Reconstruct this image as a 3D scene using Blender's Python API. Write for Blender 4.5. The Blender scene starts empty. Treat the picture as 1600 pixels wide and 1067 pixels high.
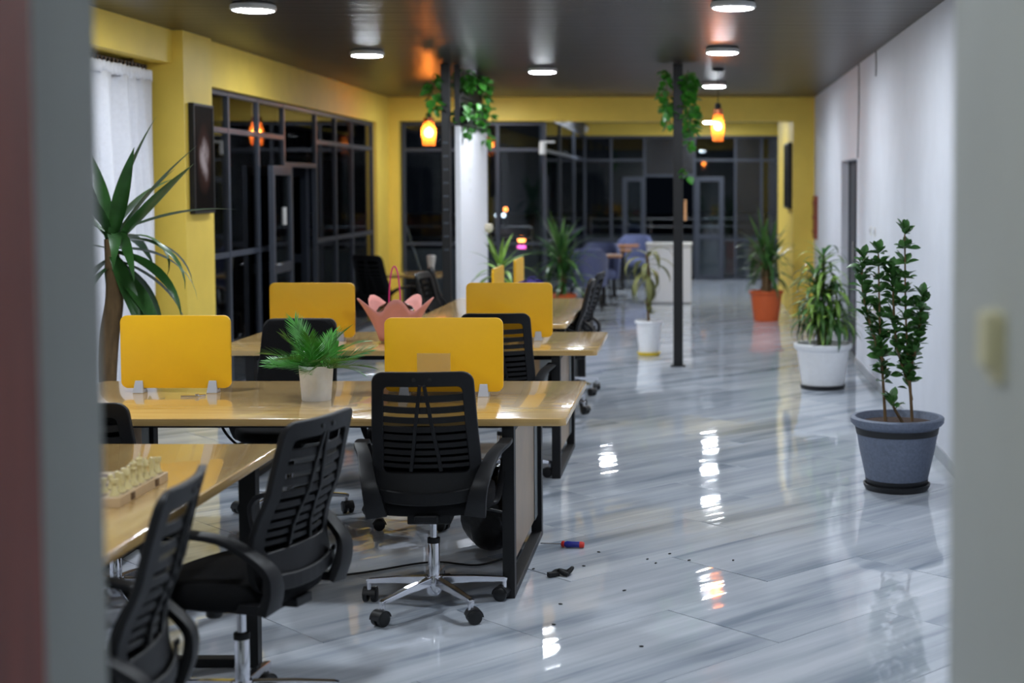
import bpy, bmesh, math, random
from mathutils import Vector, Matrix, Euler
random.seed(7)
scene = bpy.context.scene
COL = scene.collection
PI = math.pi

# ------------------------------------------------------------------ camera
cam_d = bpy.data.cameras.new('camera')
cam = bpy.data.objects.new('camera', cam_d); COL.objects.link(cam)
cam.location = (0, 0, 1.7)
cam.rotation_euler = (math.radians(90) - math.atan(125 / 2300), 0, 0)
cam_d.sensor_width = 36; cam_d.lens = 2300 / 1600 * 36
cam_d.shift_x = (800 - 1087) / 1600; cam_d.shift_y = (415 - 533.5) / 1600
cam_d.clip_start = 0.05; cam_d.clip_end = 300
cam_d.dof.use_dof = True; cam_d.dof.focus_distance = 6.5; cam_d.dof.aperture_fstop = 2.0
scene.camera = cam
# ------------------------------------------------------------------ world, exposure
w = bpy.data.worlds.new('night'); scene.world = w; w.use_nodes = True
w.node_tree.nodes['Background'].inputs[0].default_value = (0.25, 0.36, 0.6, 1)
w.node_tree.nodes['Background'].inputs[1].default_value = 0.006
vs = scene.view_settings
vs.view_transform = 'Standard'; vs.look = 'None'; vs.gamma = 1; vs.use_curve_mapping = False
vs.exposure = 0.0
LAMP = 240.0          # ceiling lamp diffuser strength
BULB = 105.0          # pendant bulb strength
CORRIDOR_FILL = 85.0  # strength of the added, unseen corridor fill lamp

# ------------------------------------------------------------------ materials
def srgb(r, g, b):
    f = lambda c: (c / 12.92 if c <= .04045 else ((c + .055) / 1.055) ** 2.4)
    return (f(r / 255), f(g / 255), f(b / 255), 1)
MATS = {}
def new_mat(name):
    m = bpy.data.materials.new(name); m.use_nodes = True
    nt = m.node_tree; return m, nt, nt.nodes['Principled BSDF']
def mat(name, rgb, rough=.5, metal=0, var=.06, scale=30, bump=0, bscale=80, coat=0, emit=None, es=0, spec=None, stretch=None):
    m, nt, b = new_mat(name); N, L = nt.nodes, nt.links
    c = srgb(*rgb)
    tc = N.new('ShaderNodeTexCoord'); src = tc.outputs['Object']
    if stretch:
        mp = N.new('ShaderNodeMapping'); mp.inputs['Scale'].default_value = stretch
        L.new(src, mp.inputs[0]); src = mp.outputs[0]
    if var:
        nz = N.new('ShaderNodeTexNoise'); nz.inputs['Scale'].default_value = scale; nz.inputs['Detail'].default_value = 4
        L.new(src, nz.inputs['Vector'])
        cr = N.new('ShaderNodeValToRGB')
        cr.color_ramp.elements[0].position = .3; cr.color_ramp.elements[1].position = .7
        cr.color_ramp.elements[0].color = tuple(x * (1 - var) for x in c[:3]) + (1,)
        cr.color_ramp.elements[1].color = tuple(min(1, x * (1 + var)) for x in c[:3]) + (1,)
        L.new(nz.outputs['Fac'], cr.inputs[0]); L.new(cr.outputs[0], b.inputs['Base Color'])
    else: b.inputs['Base Color'].default_value = c
    b.inputs['Roughness'].default_value = rough; b.inputs['Metallic'].default_value = metal
    if coat: b.inputs['Coat Weight'].default_value = coat; b.inputs['Coat Roughness'].default_value = .08
    if spec is not None: b.inputs['Specular IOR Level'].default_value = spec
    if bump:
        nb = N.new('ShaderNodeTexNoise'); nb.inputs['Scale'].default_value = bscale; nb.inputs['Detail'].default_value = 3
        L.new(src, nb.inputs['Vector'])
        bp = N.new('ShaderNodeBump'); bp.inputs['Strength'].default_value = bump; bp.inputs['Distance'].default_value = .01
        L.new(nb.outputs['Fac'], bp.inputs['Height']); L.new(bp.outputs[0], b.inputs['Normal'])
    if emit: b.inputs['Emission Color'].default_value = emit; b.inputs['Emission Strength'].default_value = es
    MATS[name] = m; return m

mat('yellow_wall', (236, 204, 86), .55, var=.04, scale=4, bump=.05, bscale=120)
mat('white_wall', (222, 225, 234), .6, var=.03, scale=3, bump=.05, bscale=100)
mat('grey_wall', (176, 180, 178), .65, var=.03, scale=4, bump=.05, bscale=100)
mat('white_panel', (232, 232, 238), .5, var=.02)
mat('anthracite', (62, 67, 78), .45, .2, var=.05)
mat('black_steel', (14, 14, 17), .5, .1, var=.1)
mat('black_plastic', (17, 17, 20), .48, var=.1, scale=60, spec=.35)
mat('seat_fabric', (13, 13, 15), .9, var=.2, scale=200, bump=.2, bscale=500, spec=.2)
mat('chrome', (225, 225, 230), .12, 1, var=.02)
mat('caster_black', (17, 17, 19), .4, var=.1)
mat('screen_yellow', (240, 184, 20), .38, var=.02, scale=5)
mat('grey_clip', (176, 178, 186), .4, var=.03)
mat('white_pot', (240, 240, 242), .4, var=.03)
mat('terracotta', (205, 92, 40), .5, var=.06)
mat('blue_pot', (104, 113, 132), .55, var=.15, scale=60, bump=.1, bscale=90)
mat('black_pot', (26, 27, 30), .5, var=.1)
mat('soil', (66, 48, 38), .95, var=.4, scale=60, bump=.8, bscale=60)
mat('stem_brown', (112, 88, 58), .85, var=.3, scale=25, bump=.4, bscale=60, stretch=(1, 1, .3))
mat('stem_green', (78, 84, 50), .7, var=.2)
mat('leaf_dark', (50, 92, 42), .32, var=.25, scale=9)
mat('leaf_mid', (70, 110, 48), .42, var=.25, scale=9)
mat('leaf_light', (128, 164, 70), .45, var=.25, scale=9)
mat('leaf_palm', (66, 138, 46), .42, var=.3, scale=20)
mat('leaf_olive', (116, 118, 66), .55, var=.3, scale=8)
mat('leaf_ivy', (66, 140, 44), .45, var=.4, scale=14)
mat('leaf_ficus', (66, 110, 52), .35, var=.3, scale=14)
mat('curtain_cloth', (232, 233, 240), .85, var=.03, scale=40, bump=.1, bscale=300)
mat('cream_cloth', (206, 182, 150), .85, var=.05)
mat('blue_fabric', (92, 100, 138), .85, var=.08, scale=40, bump=.1, bscale=200)
mat('red_wood', (138, 58, 40), .5, var=.2, scale=6, stretch=(6, 6, .5))
mat('table_wood', (176, 120, 72), .35, var=.15, scale=8)
mat('tag_wood', (206, 150, 100), .5, var=.1)
mat('pink_paper', (226, 150, 140), .6, var=.06, scale=8)
mat('magenta_ribbon', (226, 40, 130), .4, var=.05)
mat('cream_white', (226, 216, 196), .5, var=.05)
mat('purple_petal', (78, 54, 160), .6, var=.2)
mat('tool_blue', (36, 44, 140), .35, var=.05)
mat('tool_red', (206, 44, 34), .4, var=.05)
mat('silver', (200, 202, 206), .25, 1, var=.04)
mat('bag_black', (14, 15, 16), .25, var=.2, scale=12, bump=.5, bscale=18)
mat('white_plastic', (226, 226, 224), .4, var=.02)
mat('switch_ivory', (212, 208, 176), .45, var=.06, scale=30)
mat('chess_ivory', (222, 206, 150), .35, var=.06)
mat('copper', (214, 130, 90), .25, 1, var=.05)
mat('concrete', (120, 124, 126), .8, var=.12, scale=6)
mat('terrace', (52, 54, 58), .6, var=.2, scale=4)
mat('brown_rod', (96, 70, 46), .5, var=.2)
mat('grout', (120, 124, 128), .7, var=.05)
mat('skirting', (178, 182, 188), .2, var=.06, scale=5)
mat('rubber', (12, 12, 13), .7, var=.1)
mat('door_dark', (70, 72, 78), .4, var=.05)
mat('yellow_tray', (228, 196, 40), .5, var=.04)

def emitter(name, rgb, strength):
    m = bpy.data.materials.new(name); m.use_nodes = True; nt = m.node_tree
    nt.nodes.remove(nt.nodes['Principled BSDF'])
    e = nt.nodes.new('ShaderNodeEmission'); e.inputs[0].default_value = (*rgb, 1); e.inputs[1].default_value = strength
    nt.links.new(e.outputs[0], nt.nodes['Material Output'].inputs[0]); MATS[name] = m; return m
emitter('led', (.86, .93, 1.0), LAMP)
emitter('led_corridor_fill', (.95, 1.0, .93), CORRIDOR_FILL)
emitter('bulb', (1.0, .42, .10), BULB)
emitter('far_orange', (1.0, .25, .05), 14)
emitter('far_white', (.8, .9, 1.0), 9)
emitter('far_pink', (1.0, .12, .5), 5)

def glass(name, tint, ior=1.55, rough=0.0):
    m = bpy.data.materials.new(name); m.use_nodes = True; nt = m.node_tree; N, L = nt.nodes, nt.links
    N.remove(N['Principled BSDF'])
    t = N.new('ShaderNodeBsdfTransparent'); t.inputs[0].default_value = (*tint, 1)
    g = N.new('ShaderNodeBsdfGlossy'); g.inputs['Roughness'].default_value = rough
    f = N.new('ShaderNodeFresnel'); f.inputs[0].default_value = ior
    x = N.new('ShaderNodeMixShader'); L.new(f.outputs[0], x.inputs[0]); L.new(t.outputs[0], x.inputs[1]); L.new(g.outputs[0], x.inputs[2])
    L.new(x.outputs[0], N['Material Output'].inputs[0]); MATS[name] = m; return m
glass('window_glass', (.84, .88, .91), 1.52)
glass('frosted_film', (.5, .56, .66), 1.6, .25)
def film_mat(name, tint, col, f):
    m = bpy.data.materials.new(name); m.use_nodes = True; nt = m.node_tree; N, L = nt.nodes, nt.links
    b = N['Principled BSDF']; N.remove(b)
    t = N.new('ShaderNodeBsdfTransparent'); t.inputs[0].default_value = (*tint, 1)
    d_ = N.new('ShaderNodeBsdfDiffuse'); d_.inputs[0].default_value = (*col, 1)
    tr = N.new('ShaderNodeBsdfTranslucent'); tr.inputs[0].default_value = (*col, 1)
    a = N.new('ShaderNodeMixShader'); L.new(d_.outputs[0], a.inputs[1]); L.new(tr.outputs[0], a.inputs[2])
    x = N.new('ShaderNodeMixShader'); x.inputs[0].default_value = f; L.new(t.outputs[0], x.inputs[1]); L.new(a.outputs[0], x.inputs[2])
    L.new(x.outputs[0], N['Material Output'].inputs[0]); MATS[name] = m
film_mat('amber_glass', (1.0, .66, .36), (1.0, .55, .25), .35)
film_mat('clear_film', (.98, .98, .98), (.7, .7, .6), .22)
glass('cellophane', (.96, .96, .96), 1.5, .05)

def mesh_fabric_mat():
    m, nt, b = new_mat('mesh_fabric'); N, L = nt.nodes, nt.links
    b.inputs['Base Color'].default_value = srgb(7, 7, 9); b.inputs['Roughness'].default_value = .9; b.inputs['Specular IOR Level'].default_value = .05
    t = N.new('ShaderNodeBsdfTransparent'); x = N.new('ShaderNodeMixShader'); x.inputs[0].default_value = .74
    L.new(t.outputs[0], x.inputs[1]); L.new(b.outputs[0], x.inputs[2]); L.new(x.outputs[0], N['Material Output'].inputs[0])
    MATS['mesh_fabric'] = m
mesh_fabric_mat()

def wood_mat(name, c1, c2, axis):
    m, nt, b = new_mat(name); N, L = nt.nodes, nt.links
    tc = N.new('ShaderNodeTexCoord'); mp = N.new('ShaderNodeMapping')
    mp.inputs['Scale'].default_value = (.9, 9, 9) if axis == 'x' else (9, .9, 9)
    L.new(tc.outputs['Object'], mp.inputs[0])
    n1 = N.new('ShaderNodeTexNoise'); n1.inputs['Scale'].default_value = 2.2; n1.inputs['Detail'].default_value = 7; n1.inputs['Distortion'].default_value = .6
    L.new(mp.outputs[0], n1.inputs['Vector'])
    mp2 = N.new('ShaderNodeMapping'); mp2.inputs['Scale'].default_value = (1.2, 11, 3) if axis == 'x' else (11, 1.2, 3)
    L.new(tc.outputs['Object'], mp2.inputs[0])
    v = N.new('ShaderNodeTexVoronoi'); v.inputs['Scale'].default_value = 1.1; L.new(mp2.outputs[0], v.inputs['Vector'])
    hs = N.new('ShaderNodeSeparateColor'); L.new(v.outputs['Color'], hs.inputs[0])
    mx = N.new('ShaderNodeMath'); mx.operation = 'MULTIPLY_ADD'; mx.inputs[1].default_value = .2; L.new(hs.outputs[0], mx.inputs[0]); L.new(n1.outputs['Fac'], mx.inputs[2])
    cr = N.new('ShaderNodeValToRGB'); cr.color_ramp.elements[0].position = .4; cr.color_ramp.elements[1].position = .95
    cr.color_ramp.elements[0].color = srgb(*c1); cr.color_ramp.elements[1].color = srgb(*c2)
    L.new(mx.outputs[0], cr.inputs[0]); L.new(cr.outputs[0], b.inputs['Base Color'])
    b.inputs['Roughness'].default_value = .2; b.inputs['Coat Weight'].default_value = .55; b.inputs['Coat Roughness'].default_value = .035
    MATS[name] = m
wood_mat('desk_wood_x', (214, 180, 118), (182, 142, 84), 'x')
wood_mat('desk_wood_y', (214, 180, 118), (182, 142, 84), 'y')

def tile_mat():
    m, nt, b = new_mat('marble_tile'); N, L = nt.nodes, nt.links
    tc = N.new('ShaderNodeTexCoord'); oi = N.new('ShaderNodeObjectInfo')
    mul = N.new('ShaderNodeVectorMath'); mul.operation = 'SCALE'; mul.inputs['Scale'].default_value = 37.0
    cmb = N.new('ShaderNodeCombineXYZ')
    for i in range(3): L.new(oi.outputs['Random'], cmb.inputs[i])
    L.new(cmb.outputs[0], mul.inputs[0])
    add = N.new('ShaderNodeVectorMath'); L.new(tc.outputs['Object'], add.inputs[0]); L.new(mul.outputs[0], add.inputs[1])
    def band(sc, scale, det):
        mp = N.new('ShaderNodeMapping'); mp.inputs['Scale'].default_value = sc; L.new(add.outputs[0], mp.inputs[0])
        n = N.new('ShaderNodeTexNoise'); n.inputs['Scale'].default_value = scale; n.inputs['Detail'].default_value = det; n.inputs['Distortion'].default_value = .4
        L.new(mp.outputs[0], n.inputs['Vector']); return n
    a = band((.45, 4.2, 1), 1.3, 4); c = band((1.0, 26, 1), 1.2, 4)
    mx = N.new('ShaderNodeMath'); mx.operation = 'MULTIPLY_ADD'; mx.inputs[1].default_value = .22
    L.new(c.outputs['Fac'], mx.inputs[0]); L.new(a.outputs['Fac'], mx.inputs[2])
    cr = N.new('ShaderNodeValToRGB')
    cr.color_ramp.elements[0].position = .42; cr.color_ramp.elements[1].position = .78
    cr.color_ramp.elements[0].color = srgb(143, 153, 166); cr.color_ramp.elements[1].color = srgb(206, 211, 219)
    e = cr.color_ramp.elements.new(.56); e.color = srgb(180, 187, 197)
    L.new(mx.outputs[0], cr.inputs[0]); L.new(cr.outputs[0], b.inputs['Base Color'])
    b.inputs['Roughness'].default_value = .03; b.inputs['Specular IOR Level'].default_value = .6
    nb = band((1.0, 5.5, 1), 1.6, 1.0)
    bp = N.new('ShaderNodeBump'); bp.inputs['Strength'].default_value = .11; bp.inputs['Distance'].default_value = .01
    L.new(nb.outputs['Fac'], bp.inputs['Height']); L.new(bp.outputs[0], b.inputs['Normal'])
    MATS['marble_tile'] = m
tile_mat()

def ceiling_mat():
    m, nt, b = new_mat('brown_ceiling'); N, L = nt.nodes, nt.links
    tc = N.new('ShaderNodeTexCoord'); mp = N.new('ShaderNodeMapping'); mp.inputs['Scale'].default_value = (.5, 7, 1)
    L.new(tc.outputs['Object'], mp.inputs[0])
    n = N.new('ShaderNodeTexNoise'); n.inputs['Scale'].default_value = 1.4; n.inputs['Detail'].default_value = 4; L.new(mp.outputs[0], n.inputs['Vector'])
    cr = N.new('ShaderNodeValToRGB'); cr.color_ramp.elements[0].color = srgb(40, 34, 31); cr.color_ramp.elements[1].color = srgb(54, 46, 42)
    L.new(n.outputs['Fac'], cr.inputs[0]); L.new(cr.outputs[0], b.inputs['Base Color'])
    b.inputs['Roughness'].default_value = .34; b.inputs['Specular IOR Level'].default_value = .28
    bp = N.new('ShaderNodeBump'); bp.inputs['Strength'].default_value = .8; bp.inputs['Distance'].default_value = .012
    L.new(n.outputs['Fac'], bp.inputs['Height']); L.new(bp.outputs[0], b.inputs['Normal'])
    MATS['brown_ceiling'] = m
ceiling_mat()

def picture_mat():
    m, nt, b = new_mat('dark_picture'); N, L = nt.nodes, nt.links
    tc = N.new('ShaderNodeTexCoord'); n = N.new('ShaderNodeTexNoise'); n.inputs['Scale'].default_value = 7; n.inputs['Detail'].default_value = 5
    L.new(tc.outputs['Object'], n.inputs['Vector'])
    mp = N.new('ShaderNodeMapping'); mp.inputs['Scale'].default_value = (1, 5.5, 3.4); L.new(tc.outputs['Object'], mp.inputs[0])
    g = N.new('ShaderNodeTexGradient'); g.gradient_type = 'SPHERICAL'; L.new(mp.outputs[0], g.inputs[0])
    mu = N.new('ShaderNodeMath'); mu.operation = 'MULTIPLY'; L.new(n.outputs['Fac'], mu.inputs[0]); L.new(g.outputs['Fac'], mu.inputs[1])
    cr = N.new('ShaderNodeValToRGB'); cr.color_ramp.elements[0].position = .02; cr.color_ramp.elements[1].position = .42
    cr.color_ramp.elements[0].color = srgb(14, 11, 11); cr.color_ramp.elements[1].color = srgb(170, 156, 156)
    e = cr.color_ramp.elements.new(.2); e.color = srgb(58, 36, 30)
    L.new(mu.outputs[0], cr.inputs[0]); L.new(cr.outputs[0], b.inputs['Base Color']); b.inputs['Roughness'].default_value = .5; b.inputs['Specular IOR Level'].default_value = .02
    MATS['dark_picture'] = m
picture_mat()

def chess_mat():
    m, nt, b = new_mat('chess_squares'); N, L = nt.nodes, nt.links
    tc = N.new('ShaderNodeTexCoord'); mp = N.new('ShaderNodeMapping'); mp.inputs['Location'].default_value = (10, 10, 10.01); L.new(tc.outputs['Object'], mp.inputs[0])
    c = N.new('ShaderNodeTexChecker'); c.inputs['Scale'].default_value = 20
    c.inputs[1].default_value = srgb(206, 184, 150); c.inputs[2].default_value = srgb(120, 84, 70)
    L.new(mp.outputs[0], c.inputs['Vector']); L.new(c.outputs['Color'], b.inputs['Base Color']); b.inputs['Roughness'].default_value = .3
    MATS['chess_squares'] = m
chess_mat()
mat('panel_wood', (158, 130, 98), .3, var=.12, scale=5)
mat('chess_wood', (204, 176, 138), .35, var=.1, scale=12)

# ------------------------------------------------------------------ mesh builder
class G:
    def __init__(s): s.v = []; s.f = []
    def add(s, vs, fs):
        o = len(s.v); s.v += [tuple(x) for x in vs]; s.f += [tuple(i + o for i in f) for f in fs]; return s
    def box(s, c, d, rz=0, m=None):
        vs = []
        for sx in (-.5, .5):
            for sy in (-.5, .5):
                for sz in (-.5, .5):
                    x, y = sx * d[0], sy * d[1]
                    vs.append((c[0] + x * math.cos(rz) - y * math.sin(rz), c[1] + x * math.sin(rz) + y * math.cos(rz), c[2] + sz * d[2]))
        if m: vs = [m @ Vector(v) for v in vs]
        return s.add(vs, [(0, 1, 3, 2), (4, 6, 7, 5), (0, 4, 5, 1), (2, 3, 7, 6), (0, 2, 6, 4), (1, 5, 7, 3)])
    def lathe(s, prof, n=24, c=(0, 0, 0), m=None, closed=False):
        vs = []; fs = []
        for r, z in prof:
            for k in range(n):
                a = 2 * PI * k / n; vs.append(Vector((c[0] + r * math.cos(a), c[1] + r * math.sin(a), c[2] + z)))
        if m: vs = [m @ v for v in vs]
        for i in range(len(prof) - 1):
            for k in range(n):
                fs.append((i * n + k, i * n + (k + 1) % n, (i + 1) * n + (k + 1) % n, (i + 1) * n + k))
        if prof[0][0] > 1e-6: fs.append(tuple(range(n))[::-1])
        if prof[-1][0] > 1e-6: fs.append(tuple((len(prof) - 1) * n + k for k in range(n)))
        return s.add(vs, fs)
    def tube(s, pts, r, n=8, cap=True):
        pts = [Vector(p) for p in pts]; rs = r if isinstance(r, (list, tuple)) else [r] * len(pts)
        vs = []; fs = []; up = None
        for i, p in enumerate(pts):
            d = (pts[min(i + 1, len(pts) - 1)] - pts[max(i - 1, 0)]).normalized()
            if up is None: up = d.orthogonal().normalized()
            up = (up - d * up.dot(d)).normalized(); w_ = d.cross(up)
            for k in range(n):
                a = 2 * PI * k / n; vs.append(p + (up * math.cos(a) + w_ * math.sin(a)) * rs[i])
        for i in range(len(pts) - 1):
            for k in range(n): fs.append((i * n + k, i * n + (k + 1) % n, (i + 1) * n + (k + 1) % n, (i + 1) * n + k))
        if cap: fs.append(tuple(range(n))[::-1]); fs.append(tuple((len(pts) - 1) * n + k for k in range(n)))
        return s.add(vs, fs)
    def sweep(s, pts, wid, thick, side=(1, 0, 0)):
        pts = [Vector(p) for p in pts]; vs = []; fs = []
        for i, p in enumerate(pts):
            d = (pts[min(i + 1, len(pts) - 1)] - pts[max(i - 1, 0)]).normalized()
            sd = Vector(side); sd = (sd - d * sd.dot(d)).normalized(); nm = d.cross(sd)
            a = (wid[i] if isinstance(wid, (list, tuple)) else wid) / 2; b = (thick[i] if isinstance(thick, (list, tuple)) else thick) / 2
            for u, v in ((-1, -1), (1, -1), (1, 1), (-1, 1)): vs.append(p + sd * a * u + nm * b * v)
        for i in range(len(pts) - 1):
            for k in range(4): fs.append((i * 4 + k, i * 4 + (k + 1) % 4, i * 4 + 4 + (k + 1) % 4, i * 4 + 4 + k))
        fs.append((3, 2, 1, 0)); e = (len(pts) - 1) * 4; fs.append((e, e + 1, e + 2, e + 3))
        return s.add(vs, fs)
    def prism(s, out, z0, z1, m=None):
        n = len(out); vs = [Vector((x, y, z0)) for x, y in out] + [Vector((x, y, z1)) for x, y in out]
        if m: vs = [m @ v for v in vs]
        return s.add(vs, [tuple(range(n))[::-1], tuple(range(n, 2 * n))] + [(k, (k + 1) % n, n + (k + 1) % n, n + k) for k in range(n)])
    def grid(s, P):
        r, c = len(P), len(P[0])
        return s.add([p for row in P for p in row], [(i * c + j, i * c + j + 1, (i + 1) * c + j + 1, (i + 1) * c + j) for i in range(r - 1) for j in range(c - 1)])
    def mesh(s, name, mtl, bevel=0, seg=2, smooth=None, fix=True):
        me = bpy.data.meshes.new(name); me.from_pydata(s.v, [], s.f)
        bm = bmesh.new(); bm.from_mesh(me)
        if fix: bmesh.ops.recalc_face_normals(bm, faces=bm.faces)
        if bevel:
            es = [e for e in bm.edges if len(e.link_faces) == 2 and e.calc_face_angle(0) > .6]
            bmesh.ops.bevel(bm, geom=es, offset=bevel, segments=seg, affect='EDGES', profile=.6, clamp_overlap=True)
        bm.to_mesh(me); bm.free()
        if mtl: me.materials.append(MATS[mtl])
        if smooth:
            me.polygons.foreach_set('use_smooth', [True] * len(me.polygons)); me.set_sharp_from_angle(angle=math.radians(smooth))
        me.update(); return me
    def obj(s, name, mtl, parent=None, bevel=0, seg=2, smooth=None, fix=True, loc=None):
        return link(name, s.mesh(name, mtl, bevel, seg, smooth, fix), parent, loc)
def link(name, me, parent=None, loc=None, mtx=None):
    o = bpy.data.objects.new(name, me); COL.objects.link(o)
    if parent: o.parent = parent
    if mtx is not None: o.matrix_basis = mtx
    elif loc: o.location = loc
    return o
def tag(o, label, cat, group=None):
    o['label'] = label; o['category'] = cat
    if group: o['group'] = group
    return o
def thing(name, label, cat, loc=(0, 0, 0), rz=0, group=None):
    o = bpy.data.objects.new(name, None); COL.objects.link(o); o.empty_display_size = .1
    o.location = loc; o.rotation_euler = (0, 0, rz); return tag(o, label, cat, group)
def struct(o): o['kind'] = 'structure'; return o
def sroot(name, loc=(0, 0, 0), rz=0):
    o = bpy.data.objects.new(name, None); COL.objects.link(o); o.empty_display_size = .1
    o.location = loc; o.rotation_euler = (0, 0, rz); return struct(o)
def copy_tree(o, parent=None):
    c = o.copy(); COL.objects.link(c)
    if parent: c.parent = parent
    for ch in list(o.children): copy_tree(ch, c)
    return c
def rrect(w_, h_, r, n=5):
    pts = []
    rs = r if isinstance(r, (list, tuple)) else [r] * 4
    for (cx, cy, a0), rr in zip(((w_ / 2, h_ / 2, 0), (-w_ / 2, h_ / 2, 90), (-w_ / 2, -h_ / 2, 180), (w_ / 2, -h_ / 2, 270)), rs):
        ox = cx - math.copysign(rr, cx); oy = cy - math.copysign(rr, cy)
        for k in range(n + 1):
            a = math.radians(a0 + 90 * k / n); pts.append((ox + rr * math.cos(a), oy + rr * math.sin(a)))
    return pts
def T(x, y, z): return Matrix.Translation((x, y, z))
def RX(a): return Matrix.Rotation(a, 4, 'X')
def RY(a): return Matrix.Rotation(a, 4, 'Y')
def RZ(a): return Matrix.Rotation(a, 4, 'Z')
def fillet(pts, r, n=4):
    pts = [Vector(p) for p in pts]; out = [pts[0]]
    for i in range(1, len(pts) - 1):
        a = (pts[i - 1] - pts[i]); b = (pts[i + 1] - pts[i]); q = min(r, a.length * .45, b.length * .45)
        p0 = pts[i] + a.normalized() * q; p2 = pts[i] + b.normalized() * q
        for k in range(n + 1):
            t = k / n; out.append(p0 * (1 - t) ** 2 + pts[i] * 2 * t * (1 - t) + p2 * t * t)
    return out + [pts[-1]]
def catmull(pts, n=6):
    P = [Vector(p) for p in pts]; P = [P[0] * 2 - P[1]] + P + [P[-1] * 2 - P[-2]]; out = []
    for i in range(1, len(P) - 2):
        for k in range(n):
            t = k / n
            out.append(.5 * ((2 * P[i]) + (P[i + 1] - P[i - 1]) * t + (2 * P[i - 1] - 5 * P[i] + 4 * P[i + 1] - P[i + 2]) * t * t + (3 * P[i] - P[i - 1] - 3 * P[i + 1] + P[i + 2]) * t ** 3))
    return out + [P[-2]]

# ------------------------------------------------------------------ room shell
CZ = 2.83
XR = 1.52
def wall(name, foot, z0, z1, m): return struct(G().prism(foot, z0, z1).obj(name, m))
def rect(x0, x1, y0, y1): return [(x0, y0), (x1, y0), (x1, y1), (x0, y1)]
FY = 18.9; BY = 26.6; EXL = -2.05
floor = struct(G().prism(rect(-4.3, 1.75, -1.6, 26.75), -.12, -.012).obj('floor', 'grout'))
struct(G().prism(rect(-4.3, 1.75, -1.6, 26.75), CZ, CZ + .1).obj('ceiling', 'brown_ceiling'))
# right side
wall('wall_right', rect(XR, XR + .18, 2.06, 13.9), -.02, CZ, 'white_wall')
wall('wall_right', rect(XR, XR + .18, 15.38, 26.7), -.02, CZ, 'white_wall')
wall('wall_right', rect(XR, XR + .18, 13.9, 15.38), 1.955, CZ, 'white_wall')
wall('wall_right', rect(.36, XR + .18, -1.5, 2.06), -.02, CZ, 'grey_wall')
d = sroot('door_1', (XR + .085, 13.9, 0))
G().box((.02, .74, .977), (.04, 1.48, 1.955)).obj('door_leaf', 'door_dark', d)
for yy in (.06, .55, .8, 1.42): G().box((-.006, yy, .977), (.016, .07, 1.95)).obj('stile', 'anthracite', d, .003)
G().tube([(-.045, .62, .95), (-.045, .62, 1.15)], .012).obj('door_handle', 'silver', d, smooth=60)
struct(G().box((XR - .006, 8, .04), (.014, 11.8, .08)).obj('baseboard_right', 'skirting', bevel=.003))
struct(G().box((XR - .006, 17.1, .04), (.014, 3.4, .08)).obj('baseboard_right', 'skirting', bevel=.003))
# doorway wall (camera side)
wall('wall_front', rect(-4.3, -.82, 1.8, 2.02), -.02, CZ, 'grey_wall')
wall('wall_front', rect(-.82, .36, 1.8, 2.02), 2.15, CZ, 'grey_wall')
wall('wall_corridor', rect(-1.1, -.9, -1.5, 1.55), -.02, CZ, 'grey_wall')
wall('wall_corridor', rect(-1.1, .36, -1.6, -1.5), -.02, CZ, 'grey_wall')
struct(G().prism(rect(-1.0, -.805, 1.5, 1.8), -.012, 2.2).obj('trim_1', 'red_wood', bevel=.006))
# left side
wall('wall_left', rect(-4.3, -4.15, 1.8, 10.8), -.02, 2.59, 'white_wall')
wall('wall_left', rect(-4.3, -3.81, 1.8, 10.8), 2.59, CZ, 'yellow_wall')
wall('wall_left', rect(-4.3, -3.735, 10.79, 11.42), -.02, CZ, 'yellow_wall')
LW = [(-3.785, 11.42), (-3.93, 18.95)]
def lw(y): return LW[0][0] + (LW[1][0] - LW[0][0]) * (y - LW[0][1]) / (LW[1][1] - LW[0][1])
def lfoot(y0, y1): return [(lw(y0) - .2, y0), (lw(y0), y0), (lw(y1), y1), (lw(y1) - .2, y1)]
wall('wall_left', lfoot(11.42, 19.15), 2.475, CZ, 'yellow_wall')
wall('wall_left', lfoot(11.42, 11.56), -.02, 2.475, 'yellow_wall')
wall('wall_left', lfoot(18.12, 19.15), -.02, 2.475, 'yellow_wall')
# far wall, header beam and piers
wall('wall_far', rect(-4.0, 1.25, FY, FY + .3), 2.525, CZ, 'yellow_wall')
wall('wall_far', rect(-4.0, -3.80, FY, FY + .3), -.02, 2.525, 'yellow_wall')
wall('wall_far', rect(1.25, XR, FY, 22.4), -.02, CZ - .001, 'yellow_wall')
wall('wall_back', rect(EXL - .1, XR, BY, BY + .2), 2.6, CZ, 'yellow_wall')
struct(G().box((EXL, (FY + BY) / 2 + .2, 2.74), (.12, BY - FY - .2, .18)).obj('trim_2', 'anthracite'))

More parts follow.
